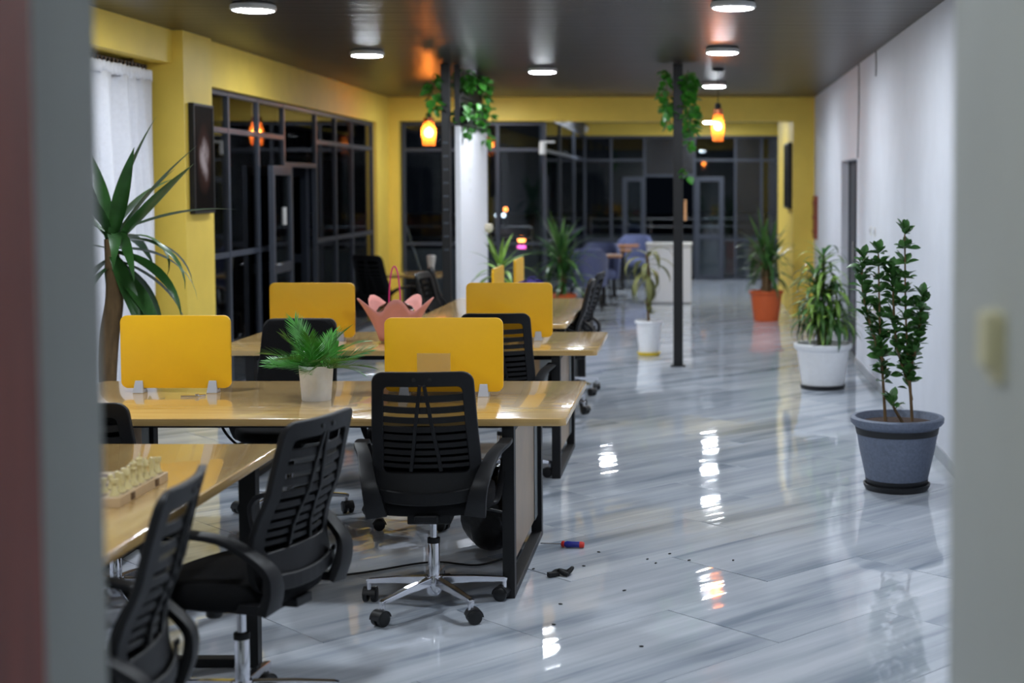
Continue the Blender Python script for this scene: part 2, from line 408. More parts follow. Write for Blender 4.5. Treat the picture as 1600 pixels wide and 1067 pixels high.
# ---- floor tiles (60 x 120 cm, laid on the diagonal in half bond)
def clip(poly, ax, val, keep_less):
    out = []
    for i in range(len(poly)):
        a, b = poly[i], poly[(i + 1) % len(poly)]
        ia = (a[ax] <= val) == keep_less or abs(a[ax] - val) < 1e-9; ib = (b[ax] <= val) == keep_less or abs(b[ax] - val) < 1e-9
        if ia: out.append(a)
        if ia != ib:
            t = (val - a[ax]) / (b[ax] - a[ax]); out.append((a[0] + t * (b[0] - a[0]), a[1] + t * (b[1] - a[1])))
    return out
TL, TW, GAP = 1.2, .6, .0015
R2 = math.sqrt(.5)
full = None; ntile = 0
def st2xy(s, t): return ((s - t) * R2, (s + t) * R2)
rt = random.Random(3)
for row in range(-2, 40):
    t0 = row * TW
    for k in range(-6, 26):
        s0 = .44 + k * TL + (TW if row % 2 else 0) - 2.4
        cs = [(s0 + GAP, t0 + GAP), (s0 + TL - GAP, t0 + GAP), (s0 + TL - GAP, t0 + TW - GAP), (s0 + GAP, t0 + TW - GAP)]
        P = [st2xy(*c) for c in cs]
        Q = P
        for ax, val, kl in ((0, -4.2, False), (0, XR, True), (1, 2.04, False), (1, BY + .05, True)):
            if len(Q) > 2: Q = clip(Q, ax, val, kl)
        if len(Q) < 3: continue
        c = st2xy(s0 + TL / 2, t0 + TW / 2)
        if min(q[1] for q in Q) > FY + .4 and max(q[0] for q in Q) < EXL - .15: continue
        area = abs(sum(Q[i][0] * Q[(i + 1) % len(Q)][1] - Q[(i + 1) % len(Q)][0] * Q[i][1] for i in range(len(Q)))) / 2
        if area < .01: continue
        whole = len(Q) == 4 and area > TL * TW * .985
        if whole and full: me = full
        else:
            loc = [((x - c[0]) * R2 + (y - c[1]) * R2, -(x - c[0]) * R2 + (y - c[1]) * R2) for x, y in Q]
            me = G().prism(loc, -.012, 0).mesh('tile', 'marble_tile', .0012, 1)
            if whole: full = me
        o = link('tile', me, floor, mtx=T(c[0], c[1], -.0006) @ RZ(PI / 4) @ RX(rt.uniform(-.0022, .0022)) @ RY(rt.uniform(-.0016, .0016)))
        ntile += 1

# ------------------------------------------------------------------ glazing
def glazing(name, a, b, xs, bays, fw=.045, dep=.05, skip=(), film=()):
    """window wall from plan point a to b: uprights at xs, bays[i] = heights of its bars"""
    ang = math.atan2(b[1] - a[1], b[0] - a[0])
    root = sroot(name, (a[0], a[1], 0), ang)
    top = max(bays[0])
    for x in xs: G().box((x, 0, top / 2), (fw, dep, top)).obj('mullion', 'anthracite', root, .004)
    for i, zs in enumerate(bays):
        x0, x1 = xs[i] + fw / 2, xs[i + 1] - fw / 2
        for z in zs:
            if (i, 'bar', z) in skip: continue
            zz = min(max(z, fw / 2), top - fw / 2)
            G().box(((x0 + x1) / 2, 0, zz), (x1 - x0, dep * .9, fw)).obj('transom', 'anthracite', root, .004)
        for j in range(len(zs) - 1):
            if (i, j) in skip: continue
            z0, z1 = zs[j], zs[j + 1]
            G().box(((x0 + x1) / 2, 0, (z0 + z1) / 2), (x1 - x0 + .01, .008, z1 - z0 - fw * .6)).obj('pane', 'frosted_film' if (i, j) in film else 'window_glass', root)
    return root
def door_leaf(name, loc, rz, w_, h_, mid=.95, handle=True, notice=False):
    d_ = sroot(name, loc, rz); fw = .085
    for x in (fw / 2, w_ - fw / 2): G().box((x, 0, h_ / 2), (fw, .045, h_)).obj('stile', 'anthracite', d_, .004)
    for z in (fw / 2 + .01, mid, h_ - fw / 2): G().box((w_ / 2, 0, z), (w_ - 2 * fw, .044, fw)).obj('rail', 'anthracite', d_, .004)
    for z0, z1 in ((fw, mid - fw / 2), (mid + fw / 2, h_ - fw)):
        G().box((w_ / 2, 0, (z0 + z1) / 2), (w_ - 2 * fw + .01, .01, z1 - z0)).obj('pane', 'window_glass', d_)
    if handle:
        G().tube(fillet([(w_ - .04, .02, 1.0), (w_ - .04, .065, 1.0), (w_ - .14, .065, 1.0)], .02), .009).obj('door_handle', 'silver', d_, smooth=60)
    return d_
A = (lw(11.5) - .07, 11.5); B = (lw(18.2) - .07, 18.2)
ym = [11.58, 12.17, 13.06, 13.93, 15.2, 16.1, 16.95, 18.12]
top = 2.475
Wb = [0, 1.13, 2.15, top]
bays = [Wb, Wb, Wb, [0, 1.9, top], Wb, Wb, Wb]
glazing('window_1', A, B, [y - 11.5 for y in ym], bays, skip={(3, 0), (3, 'bar', 0)})
la = math.atan2(B[1] - A[1], B[0] - A[0])
dl = door_leaf('door_2', (lw(13.93) + .005, 13.93, 0), -math.pi / 2 + .07, .86, 1.88)
G().box((.33, .012, 1.42), (.14, .004, .16)).obj('notice', 'white_plastic', dl)
dl2 = door_leaf('door_3', (lw(15.2) - .13, 15.15, 0), math.radians(150), .8, 1.88, handle=False)
# far-left window in the far wall, glass side wall, back glass wall
fx0 = -3.79
xs = [.02, 1.0, 1.86]
glazing('window_2', (fx0, FY + .12), (0, FY + .12), [.03, .62, 1.24, 1.84], [[0, .95, 2.16, 2.52]] * 3)
glazing('window_3', (EXL + .06, FY + .12), (EXL + .06, BY), [.03, 2.5, 5.0, 7.4], [[0, .95, 2.16, 2.62]] * 3)
bx = lambda px: (px - 1087) * BY / 2300
bp = [EXL, bx(910), bx(955), bx(1007), bx(1085), bx(1149), bx(1190), 1.5]
x0 = bp[0]
nb_ = [0, .72, 2.16, 2.6]
glazing('window_4', (x0, BY + .05), (2, BY + .05), [p_ - x0 for p_ in bp],
        [nb_, nb_, nb_, [0, 1.88, 2.6], nb_, nb_, nb_], skip={(3, 0), (3, 'bar', 0)}, film={(3, 1), (5, 1), (5, 2)})
door_leaf('door_4', (bx(1009), BY - .03, 0), math.radians(176), .42, 1.86, .78)
door_leaf('door_5', (bx(1086), BY - .03, 0), math.radians(-5), .52, 1.86, .78)
# window behind the curtain
glazing('window_5', (-4.12, 7.0), (-4.12, 10.78), [.03, 1.25, 2.5, 3.75], [[.9, 2.1, 2.58]] * 3)

# ------------------------------------------------------------------ outside terrace
struct(G().prism(rect(-45, 45, -10, 95), -.35, -.14).obj('ground', 'terrace'))
struct(G().prism(rect(-9, EXL - .06, 11, 24), -.13, -.03).obj('trim_3', 'terrace'))
struct(G().prism(rect(-9, -2.3, 21.4, 21.6), -.1, .78).obj('parapet', 'concrete'))
struct(G().prism(rect(-2.2, 4, 29.4, 29.6), -.1, .72).obj('parapet', 'concrete'))
struct(G().prism(rect(-7.6, -7.4, 8, 21.4), -.1, .78).obj('parapet', 'concrete'))
def railing(label, p0, p1, n):
    r = thing('railing', label, 'railing', p0)
    v = Vector(p1) - Vector(p0)
    for z in (.16, .32): G().tube([(0, 0, z), (v.x, v.y, z)], .02, 8).obj('rail', 'silver', r, smooth=60)
    for i in range(n):
        q = v * (i / (n - 1)); G().tube([(q.x, q.y, 0), (q.x, q.y, .32)], .018, 8).obj('post', 'silver', r, smooth=60)
railing('metal railing on the terrace parapet outside the far-left window', (-8.8, 21.5, .78), (-2.4, 21.5, .78), 7)
railing('metal railing on the parapet beyond the back glass doors', (-2.1, 29.5, .72), (3.9, 29.5, .72), 6)
tag(G().tube([(-4.4, 20.2, 2.5), (-3.65, 20.4, -.03)], .018).obj('brace_rod', 'silver', smooth=60), 'thin slanting metal rod outside the far-left window', 'rod')
def drape():
    P = []
    for i in range(2):
        pass
    g = G(); rows = []
    for i in range(14):
        z = 1.88 - i * .14; row = []
        for j in range(13):
            a = j / 12; row.append((-4.35 + .03 * math.sin(a * 22), 15.35 + (a * .42) * (1 - .25 * math.sin(i / 13 * PI)), z))
        rows.append(row)
    g.grid(rows)
    o = g.obj('door_drape', 'cream_cloth', smooth=60)
    md = o.modifiers.new('t', 'SOLIDIFY'); md.thickness = .006
    tag(o, 'cream cloth drape hanging outside the open side door', 'drape')
drape()
def far_lamp(label, x, y, z, mtl, r):
    t = thing('lamp_post', label, 'lamp', (x, y, -.14))
    G().tube([(0, 0, 0), (0, 0, z + .14 - r * .8)], .04).obj('post', 'black_steel', t, smooth=60)
    G().lathe([(0, z + .14 - r)] + [(r * math.sin(a * PI / 8), z + .14 - r * math.cos(a * PI / 8)) for a in range(1, 8)] + [(0, z + .14 + r)], 12).obj('globe', mtl, t, smooth=60)
far_lamp('distant orange street light seen through the window right of the white panel', -8.0, 62, .70, 'far_orange', .07)
far_lamp('distant white light below the orange one, the left of the pair', -8.35, 62, .45, 'far_white', .07)
far_lamp('distant white light below the orange one, the right of the pair', -8.1, 62.2, .45, 'far_white', .07)
t = thing('neon_sign', 'small distant glowing pink and orange sign beyond the far window', 'sign', (-3.55, 30, -.14))
G().tube([(0, 0, 0), (0, 0, .55)], .03).obj('post', 'black_steel', t, smooth=60)
G().lathe([(.07, -.02), (.07, .02)], 14, m=T(0, 0, .74) @ RX(PI / 2)).obj('upper_disc', 'far_orange', t)
G().lathe([(.08, -.02), (.08, .02)], 14, m=T(0, 0, .58) @ RX(PI / 2)).obj('lower_disc', 'far_pink', t)

# ------------------------------------------------------------------ ceiling lamps
def ceiling_lamp(x, y, label, m='led'):
    t = thing('ceiling_lamp', label, 'ceiling light', (x, y, CZ), group='round ceiling lamps')
    G().lathe([(.12, 0), (.138, -.012), (.142, -.036), (.133, -.046), (.124, -.046), (.124, -.03)], 32).obj('housing', 'white_plastic', t, smooth=40)
    G().lathe([(0, -.054), (.06, -.0535), (.1, -.051), (.1235, -.045), (.1235, -.034)], 32).obj('diffuser', m, t, smooth=60)
ceiling_lamp(-2.75, 9.22, 'round white ceiling lamp nearest the curtain, upper left of the photo')
ceiling_lamp(.23, 9.1, 'large round white ceiling lamp at the top right, nearest on the aisle side')
ceiling_lamp(-2.75, 12.4, 'round ceiling lamp in front of the left window wall')
ceiling_lamp(-1.47, 14.2, 'round ceiling lamp between the two black columns')
ceiling_lamp(.22, 12.15, 'round ceiling lamp just right of the top of the right black column')
ceiling_lamp(.2, 16.25, 'round ceiling lamp behind the ivy column, above the right pendant')
ceiling_lamp(.25, 25.4, 'round ceiling lamp half hidden behind the right amber pendant')
for x, y, lb in ((-1.27, 3.1, 'added round fill lamp just inside the doorway, unseen above the view'), (.22, 6.0, 'round ceiling lamp over the aisle beside the front desk, above the view'), (-2.75, 6.1, 'round ceiling lamp over the left end of the front desk, above the view'),  # the doorway one is an added fill that brightens the desk fronts
              (-2.7, 17.8, 'round ceiling lamp whose edge peeks out right of the ivy planter'), (.22, 20.6, 'round ceiling lamp just behind the yellow header beam'), (.22, 23.0, 'round ceiling lamp over the lounge behind the header beam'), (-1.45, 24.0, 'round ceiling lamp over the blue tub chairs')):
    ceiling_lamp(x, y, lb)
ceiling_lamp(-.68, .7, 'added round fill lamp, out of view in the corridor behind the doorway', 'led_corridor_fill')  # added out of view, set left to light the right doorway wall

def pendant(x, y, zb, h, r, label):
    t = thing('pendant_lamp', label, 'pendant lamp', (x, y, CZ), group='amber jar pendants')
    G().lathe([(.055, 0), (.055, -.02), (.02, -.03)], 16).obj('ceiling_rose', 'black_steel', t, smooth=40)
    zt = zb + h - CZ; z0 = zb - CZ
    G().tube([(0, 0, -.02), (0, 0, zt + .05)], .004, 6).obj('cord', 'black_steel', t)
    G().lathe([(.008, zt + .06), (.028, zt + .05), (.032, zt - .01), (.02, zt - .02)], 16).obj('socket', 'black_steel', t, smooth=40)
    G().lathe([(r * .62, zt), (r * .74, zt - .005), (r * .74, zt - .05), (r * .66, zt - .055), (r * .66, zt)], 20).obj('collar', 'copper', t, smooth=40)
    G().lathe([(r * .7, zt - .05), (r * .74, zt - .09), (r * 1.0, zt - .13), (r, zt - .2), (r * .86, z0 + .03), (r * .84, z0)], 24).obj('glass_jar', 'amber_glass', t, smooth=60)
    zc = z0 + h * .46; b = r * .62
    G().lathe([(0, zc - b)] + [(b * math.sin(a * PI / 8), zc - b * 1.1 * math.cos(a * PI / 8)) for a in range(1, 8)] + [(0, zc + b * 1.3)], 14).obj('bulb', 'bulb', t, smooth=60)
pendant(.215, 14.3, 2.13, .31, .062, 'amber glass jar pendant glowing right of the ivy-topped right column')
pendant(-2.99, 16.55, 2.15, .31, .08, 'amber glass jar pendant glowing left of the left black column')

# ------------------------------------------------------------------ curtain
t = thing('curtain', 'white gathered curtain hanging at the window left of the yellow pillar', 'curtain', (-3.93, 8.9, 0))
g = G(); rows = []
for i in range(22):
    f_ = i / 21; z = 2.46 - f_ * 2.42; row = []
    for j in range(200):
        y = j / 199 * 1.78; amp = .022 + .045 * min(1, f_ * 3)
        ph_ = y * 27 + math.sin(y * 9) * 1.8 + f_ * .6; row.append((amp * (math.sin(ph_) + .3 * math.sin(2 * ph_ + 1)) + .012 * math.sin(y * 15 + f_ * 2), y + .012 * math.cos(ph_), z))
    rows.append(row)
g.grid(rows); o = g.obj('cloth', 'curtain_cloth', t, smooth=80)
md = o.modifiers.new('t', 'SOLIDIFY'); md.thickness = .004
g = G(); rows = []
for z in (2.53, 2.51, 2.49, 2.45):
    rows.append([(.012 * math.sin(y * 90) + .004, y, z + .004 * math.sin(y * 70)) for y in [j / 199 * 1.8 for j in range(200)]])
g.grid(rows); o = g.obj('heading_tape', 'curtain_cloth', t, smooth=80)
md = o.modifiers.new('t', 'SOLIDIFY'); md.thickness = .008
t = thing('curtain_rod', 'dark curtain rod with brown rings under the yellow beam', 'curtain rod', (-3.95, 8.9, 2.555))
G().tube([(0, 0, 0), (0, 1.72, 0)], .014, 10).obj('rod', 'black_steel', t, smooth=60)
for k in range(26): G().lathe([(.02, -.004), (.026, 0), (.02, .004), (.0165, 0), (.02, -.004)], 12, m=T(0, .04 + k * .066, -.012) @ RX(PI / 2)).obj('ring', 'brown_rod', t, smooth=60)
G().box((-.06, 1.5, .02), (.12, .02, .03)).obj('bracket', 'brown_rod', t)

# ------------------------------------------------------------------ pictures, wall things
t = thing('picture', 'dark portrait picture on the yellow pillar beside the curtain', 'picture', (-3.735, 11.1, 1.9))
G().box((.02, 0, 0), (.036, .42, .78)).obj('canvas', 'dark_picture', t, .004)
for y in (-.215, .215): G().box((.021, y, 0), (.042, .02, .82)).obj('frame_side', 'black_plastic', t, .003)
for z in (-.4, .4): G().box((.021, 0, z), (.042, .41, .02)).obj('frame_rail', 'black_plastic', t, .003)
t = thing('wall_screen', 'black framed panel on the side of the yellow pier at right', 'picture', (1.25, 19.6, 1.83))
G().box((-.025, 0, 0), (.05, 1.0, .86)).obj('panel', 'black_plastic', t, .006)
G().box((-.052, 0, 0), (.004, .94, .8)).obj('glass_front', 'bag_black', t)
t = thing('wall_plaque', 'narrow red-brown wooden plaque on the white wall near the pier', 'plaque', (XR, 18.55, 1.3))
G().box((-.015, 0, 0), (.03, .42, .54)).obj('board', 'red_wood', t, .004)
for k in (-.18, 0, .18): G().box((-.034, 0, k), (.012, .36, .05)).obj('slat', 'red_wood', t, .003)
for i, (y, lb) in enumerate(((12.73, 'small white wall socket, the left of two on the white wall'), (12.45, 'small white wall socket, the right of two on the white wall'))):
    t = thing('wall_socket', lb, 'socket', (XR, y, 1.31), group='wall sockets')
    G().prism(rrect(.08, .08, .012), 0, .01, m=RY(-PI / 2)).obj('plate', 'white_plastic', t)
    G().lathe([(.022, .01), (.022, .013), (.018, .011), (0, .011)], 14, m=RY(-PI / 2)).obj('insert', 'grey_clip', t)
for pts, lb in (([(XR - .004, 13.75, CZ), (XR - .005, 13.72, 2.5), (XR - .004, 13.76, 2.2), (XR - .004, 13.8, 1.96)], 'thin grey cable running down the white wall to the doorway'),
                ([(XR - .004, 12.45, CZ), (XR - .004, 12.43, 2.7), (XR - .004, 12.45, 2.62)], 'short cable stub at the top of the white wall')):
    tag(G().tube(catmull(pts), .006, 6).obj('wall_cable', 'anthracite', smooth=60), lb, 'cable')
t = thing('light_switch', 'ivory rocker switch on the grey doorway wall at right', 'light switch', (.36, 1.74, 1.51))
G().prism(rrect(.085, .085, .012), 0, .008, m=RY(-PI / 2)).obj('plate', 'switch_ivory', t, .002)
G().box((-.014, 0, .008), (.016, .058, .066)).obj('rocker', 'switch_ivory', t, .006)
t = thing('security_camera', 'small white security camera on a bracket at the glass corner', 'camera', (-1.92, FY + .05, 2.2))
G().box((.02, -.03, .06), (.19, .025, .025)).obj('bracket', 'white_plastic', t, .004)
G().tube([(-.04, -.03, .05), (-.04, -.05, -.1)], .045, 14).obj('body', 'white_plastic', t, smooth=50)
t = thing('alarm_sensor', 'small white sensor at the left end of the olive back beam', 'sensor', (-2.0, BY - .04, 2.72))
G().lathe([(.07, .05), (.075, 0), (.05, -.06), (0, -.075)], 16).obj('dome', 'white_plastic', t, smooth=50)
G().box((0, .03, .045), (.1, .06, .02)).obj('base', 'grey_clip', t)

# ------------------------------------------------------------------ black columns and white panel
CY = 13.82
t = thing('column', 'black steel column standing in the aisle with ivy at its top', 'column', (-.165, CY, 0), group='black steel columns')
G().box((0, 0, CZ / 2), (.09, .09, CZ)).obj('shaft', 'black_steel', t, .006)
G().box((0, 0, .006), (.14, .14, .012)).obj('base_plate', 'black_steel', t, .002)
t = thing('column', 'black perforated steel column beside the white panel', 'column', (-2.335, CY, 0), group='black steel columns')
G().box((0, 0, CZ / 2), (.08, .08, CZ)).obj('shaft', 'black_steel', t, .006)
for k in range(9): G().box((0, -.043, 1.1 + k * .125), (.05, .012, .018)).obj('slot', 'anthracite', t, .002)
t = thing('hanging_tag', 'small wooden tag on the right black column', 'tag', (-.098, CY - .02, 1.47))
G().prism(rrect(.03, .2, .008), -.006, .006, m=RX(PI / 2)).obj('board', 'tag_wood', t)
G().lathe([(.008, -.012), (.008, .012)], 8, m=T(-.01, 0, .085) @ RY(PI / 2)).obj('peg', 'black_steel', t)
t = thing('room_divider', 'white panel partition standing right behind the left black column', 'partition', (-2.24, CY + .06, 0))
G().box((0, .9, 1.13), (.05, 1.8, 2.26)).obj('panel', 'white_panel', t, .004)
for y in (.02, 1.42): G().box((0, y, CZ / 2 + 1.13), (.05, .05, CZ - 2.26)).obj('post', 'black_steel', t)
G().box((-.005, .72, 2.535), (.03, 1.38, .53)).obj('backing_board', 'black_plastic', t)
for z in (2.3, 2.55, 2.78): G().box((.02, .72, z), (.02, 1.4, .025)).obj('trellis_bar', 'black_steel', t)
G().box((.05, .72, 2.36), (.08, 1.3, .17)).obj('planter_box', 'black_plastic', t, .01)
g = G()
for k, (yy, hh) in enumerate(((.62, .05), (.6, .16), (.6, .1), (.62, .05))): g.box((.0265, yy, 1.95 - k * .1), (.003, hh, .05))
g.obj('faint_lettering', 'white_plastic', t)

# ------------------------------------------------------------------ leaves
def strap_mesh(L, W, droop, fold=.25, n=8, name='leaf', m='leaf_dark', base=.35, twist=0):
    P = []; x = z = 0.0; a = 0.0; st = L / n
    for i in range(n + 1):
        f_ = i / n; wd = W * (base + (1 - base) * math.sin(min(1, f_ / .45) * PI / 2)) * (1 if f_ < .45 else max(0.02, 1 - ((f_ - .45) / .55) ** 1.6)) / 2
        tw = twist * f_
        P.append([(x, -wd * math.cos(tw), z + wd * fold - wd * math.sin(tw)), (x, 0, z), (x, wd * math.cos(tw), z + wd * fold + wd * math.sin(tw))])
        a -= droop / n * (0.5 + f_); x += math.cos(a) * st; z += math.sin(a) * st
    return G().grid(P).mesh(name, m, smooth=80, fix=False)
def ovate_mesh(L, W, m, name='leaf', bend=.25):
    P = []; n = 5
    for i in range(n + 1):
        f_ = i / n; wd = W / 2 * (math.sin(f_ ** 1.25 * PI) ** .8 if 0 < f_ < 1 else .04)
        z = -bend * L * f_ * f_
        P.append([(L * f_, -wd, z + wd * .3), (L * f_, 0, z), (L * f_, wd, z + wd * .3)])
    return G().grid(P).mesh(name, m, smooth=80, fix=False)
def put_leaf(me, par, p, az, el, roll=0, sc=1, name='leaf'):
    link(name, me, par, mtx=T(*p) @ RZ(az) @ RY(-el) @ RX(roll) @ Matrix.Scale(sc, 4))
def pot(par, R, h, m, rb=.72, rim=.03, saucer=None, band=None, soil=True, sm='black_pot'):
    z0 = .02 if saucer else 0
    prof = [(0, z0), (R * rb, z0), (R * (rb + .7 * (.93 - rb)), z0 + .55 * (h - z0)), (R * .93, h - rim * 1.2), (R * .99, h - rim * 1.0), (R * 1.04, h - rim * .7), (R * 1.05, h - .006), (R * 1.02, h), (R * .93, h), (R * .9, h - .02), (R * .86, h - .05), (0, h - .05)]
    G().lathe(prof, 36).obj('pot', m, par, smooth=40)
    if soil: G().lathe([(0, h - .03), (R * .5, h - .028), (R * .89, h - .04)], 24).obj('soil', 'soil', par, smooth=60)
    if saucer: G().lathe([(0, 0), (R * rb * 1.05, 0), (R * saucer, .02), (R * saucer * 1.02, .034), (R * saucer * .97, .036), (R * rb, .018), (0, .018)], 32).obj('saucer', sm, par, smooth=40)
    if band:
        for b0, b1 in band:
            zm = z0 + .55 * (h - z0); rm = rb + .7 * (.93 - rb)
            rr = lambda z: (R * (rb + (rm - rb) * (z - z0) / (zm - z0)) if z < zm else R * (rm + (.93 - rm) * (z - zm) / (h - rim * 1.2 - zm))) + .003
            G().lathe([(rr(b0) - .006, b0), (rr(b0), b0), (rr(b1), b1), (rr(b1) - .006, b1)], 36).obj('band', 'black_pot', par, smooth=40)

# --- blue pot shrub
t = thing('potted_shrub', 'leafy two-stemmed shrub in a large blue-grey pot by the right wall', 'potted plant', (1.13, 8.2, 0))
pot(t, .25, .41, 'blue_pot', .66, .045, saucer=.74, band=[(.315, .35), (.03, .062)])
rl = random.Random(11)
fl = [ovate_mesh(.074, .044, 'leaf_ficus', bend=b) for b in (.1, .25, .4)]
extra = G()
shoots = [([(-.065, 0, .37), (-.08, 0, .6), (-.1, 0, .9), (-.11, .01, 1.32)], .62, 62), ([(-.085, 0, .72), (-.16, .02, .95), (-.2, .02, 1.16), (-.19, .02, 1.29)], .1, 44),
          ([(.085, 0, .37), (.07, 0, .6), (.045, 0, .95), (.035, 0, 1.43)], .6, 74), ([(.065, 0, .66), (.11, -.03, .85), (.13, -.03, 1.08)], .2, 46),
          ([(.06, .02, .6), (0, .06, .82), (-.02, .06, 1.1), (-.03, .05, 1.22)], .2, 44), ([(.08, 0, .5), (.06, 0, .62)], .8, 0), ([(.03, -.06, .37), (-.03, -.08, .47), (-.035, -.08, .5)], .7, 5)]
for pts, f0, n in shoots:
    c = catmull(pts, 6); G().tube(c, [.010 - .006 * i / len(c) for i in range(len(c))], 7).obj('stem', 'stem_brown', t, smooth=60)
    for k in range(n):
        f_ = f0 * .55 + (1 - f0 * .55) * (k + rl.random()) / n; i = min(len(c) - 1, int(f_ * (len(c) - 1) + .5)); p = c[i]
        put_leaf(fl[k % 3], t, p, k * 2.4 + rl.uniform(-.5, .5), rl.uniform(.2, 1.15), rl.uniform(-.8, .8), rl.uniform(.8, 1.2))
        for q in range(1 + (k % 3 == 0)):
            pp = c[min(len(c) - 1, max(0, i + rl.randrange(-1, 2)))]; M = T(*pp) @ RZ(rl.uniform(0, 6.3)) @ RY(-rl.uniform(.1, 1.2)) @ RX(rl.uniform(-.8, .8)) @ Matrix.Scale(rl.uniform(.65, 1.05), 4) @ T(rl.uniform(.0, .025), 0, 0)
            extra.add([M @ v.co for v in fl[q].vertices], [tuple(p_.vertices) for p_ in fl[q].polygons])
    put_leaf(fl[0], t, c[-1], 1.0, 1.3, 0, 1.2); put_leaf(fl[0], t, c[-1], 3.4, 1.0, 0, 1.2)

lf_ = extra.obj('foliage', 'leaf_ficus', t, smooth=80, fix=False); lf_['kind'] = 'stuff'
# --- white pot bushy dracaena
t = thing('potted_dracaena', 'bushy light-green dracaena in a white pot with black saucer', 'potted plant', (1.07, 12.32, 0))
pot(t, .235, .38, 'white_pot', .74, .05, saucer=.8)
dm = [strap_mesh(.38, .048, a, m=m_) for a, m_ in ((1.6, 'leaf_mid'), (2.2, 'leaf_light'), (2.7, 'leaf_mid'), (1.0, 'leaf_light'), (2.4, 'leaf_dark'))]
for sx, sy, h in ((0, 0, 1.12), (.06, .05, .85), (-.06, -.02, .95), (.08, -.05, .62)):
    G().tube([(sx * .5, sy * .5, .33), (sx, sy, h)], [.02, .014], 8).obj('stem', 'stem_green', t, smooth=60)
    n = int(h * 72)
    for k in range(n):
        z = .5 + (h - .5) * k / n; f_ = k / n
        put_leaf(dm[rl.randrange(5)], t, (sx, sy, z), k * 2.4 + rl.uniform(-.3, .3), .35 + .75 * f_ ** 3 + rl.uniform(-.2, .25), rl.uniform(-.2, .2), rl.uniform(.75, 1.05) * (.9 if f_ < .8 else .8))

# --- terracotta yuccas
ym_ = [strap_mesh(.50, .052, a, m=m_) for a, m_ in ((.15, 'leaf_mid'), (.45, 'leaf_dark'), (.9, 'leaf_mid'), (1.5, 'leaf_dark'))]
def yucca(label, loc, stems, R, h, nleaf=22, sc=1, ms=None, seed=1, potm='terracotta'):
    r = random.Random(seed); ms = ms or ym_
    t = thing('potted_yucca', label, 'potted plant', loc); pot(t, R, h, potm, .74, .04)
    for sx, sy, hs in stems:
        G().tube([(sx * .5, sy * .5, h - .06), (sx * .9, sy * .9, (h + hs) / 2), (sx, sy, hs)], [.03, .026, .022], 9).obj('stem', 'stem_brown', t, smooth=60)
        for k in range(nleaf):
            f_ = k / nleaf
            put_leaf(ms[min(3, int((1 - f_) * 4))], t, (sx, sy, hs - .1 + .1 * f_), k * 2.4 + r.uniform(-.3, .3), -.3 + 1.75 * f_ + r.uniform(-.15, .15), 0, sc * r.uniform(.8, 1.1))
    return t
yucca('spiky yucca in an orange terracotta pot at the end of the aisle', (.89, 18.5, 0), [(-.05, 0, .92), (.06, .03, .78), (0, -.06, .66)], .21, .38, 26, 1.0, seed=4)
yucca('tall dark yucca in an orange pot beyond the third desk', (-1.68, 18.2, 0), [(0, 0, .85), (.05, .05, .6)], .2, .36, 34, 1.1, seed=6)
pm_ = [strap_mesh(.44, .056, a, m='leaf_light') for a in (.4, .9, 1.5, 2.1)]
t = yucca('pale green spiky plant in a dark pot right of the white panel', (-1.77, 13.3, 0), [(0, 0, .96)], .17, .4, 26, .85, pm_, 8, 'black_pot')
G().tube(catmull([(0, 0, .9), (-.04, 0, 1.1), (-.1, .0, 1.3)], 4), .006, 6).obj('flower_stalk', 'stem_green', t, smooth=60)
G().lathe([(0, 1.27), (.03, 1.285), (.04, 1.32), (.032, 1.355), (0, 1.36)], 14, c=(-.1, 0, 0)).obj('bloom', 'cream_white', t, smooth=60)
yucca('small dark upright plant in a black pot against the yellow pier', (1.0, 20.4, 0), [(0, 0, .62), (.02, .03, .8)], .1, .3, 7, .45, seed=9, potm='black_pot')

# --- small drooping plant
t = thing('potted_corn_plant', 'wilting drooping plant in a small white pot on a yellow tray', 'potted plant', (-.47, 14.72, 0))
pot(t, .135, .35, 'white_pot', .72, .03, saucer=.85, sm='yellow_tray')
c = catmull([(0, 0, .3), (-.01, 0, .55), (.0, 0, .8), (-.02, 0, 1.02)], 5)
G().tube(c, [.014] * len(c), 8).obj('stem', 'stem_brown', t, smooth=60)
om = [strap_mesh(.42, .07, a, m='leaf_olive') for a in (2.2, 2.8, 1.7)]
for k in range(18):
    put_leaf(om[k % 3], t, (-.015, 0, 1.02 - .014 * k), k * 2.4 + .3, .8 - .08 * k, 0, rl.uniform(.8, 1.05))
for k, (az, z, el) in enumerate(((3.3, .75, -.9), (.1, .72, -.6), (4.4, .6, -1.2), (3.0, .62, -1.3), (1.5, .66, -1.1), (5.0, .7, -1.2))): put_leaf(om[1], t, (0, 0, z), az, el, 0, .8)

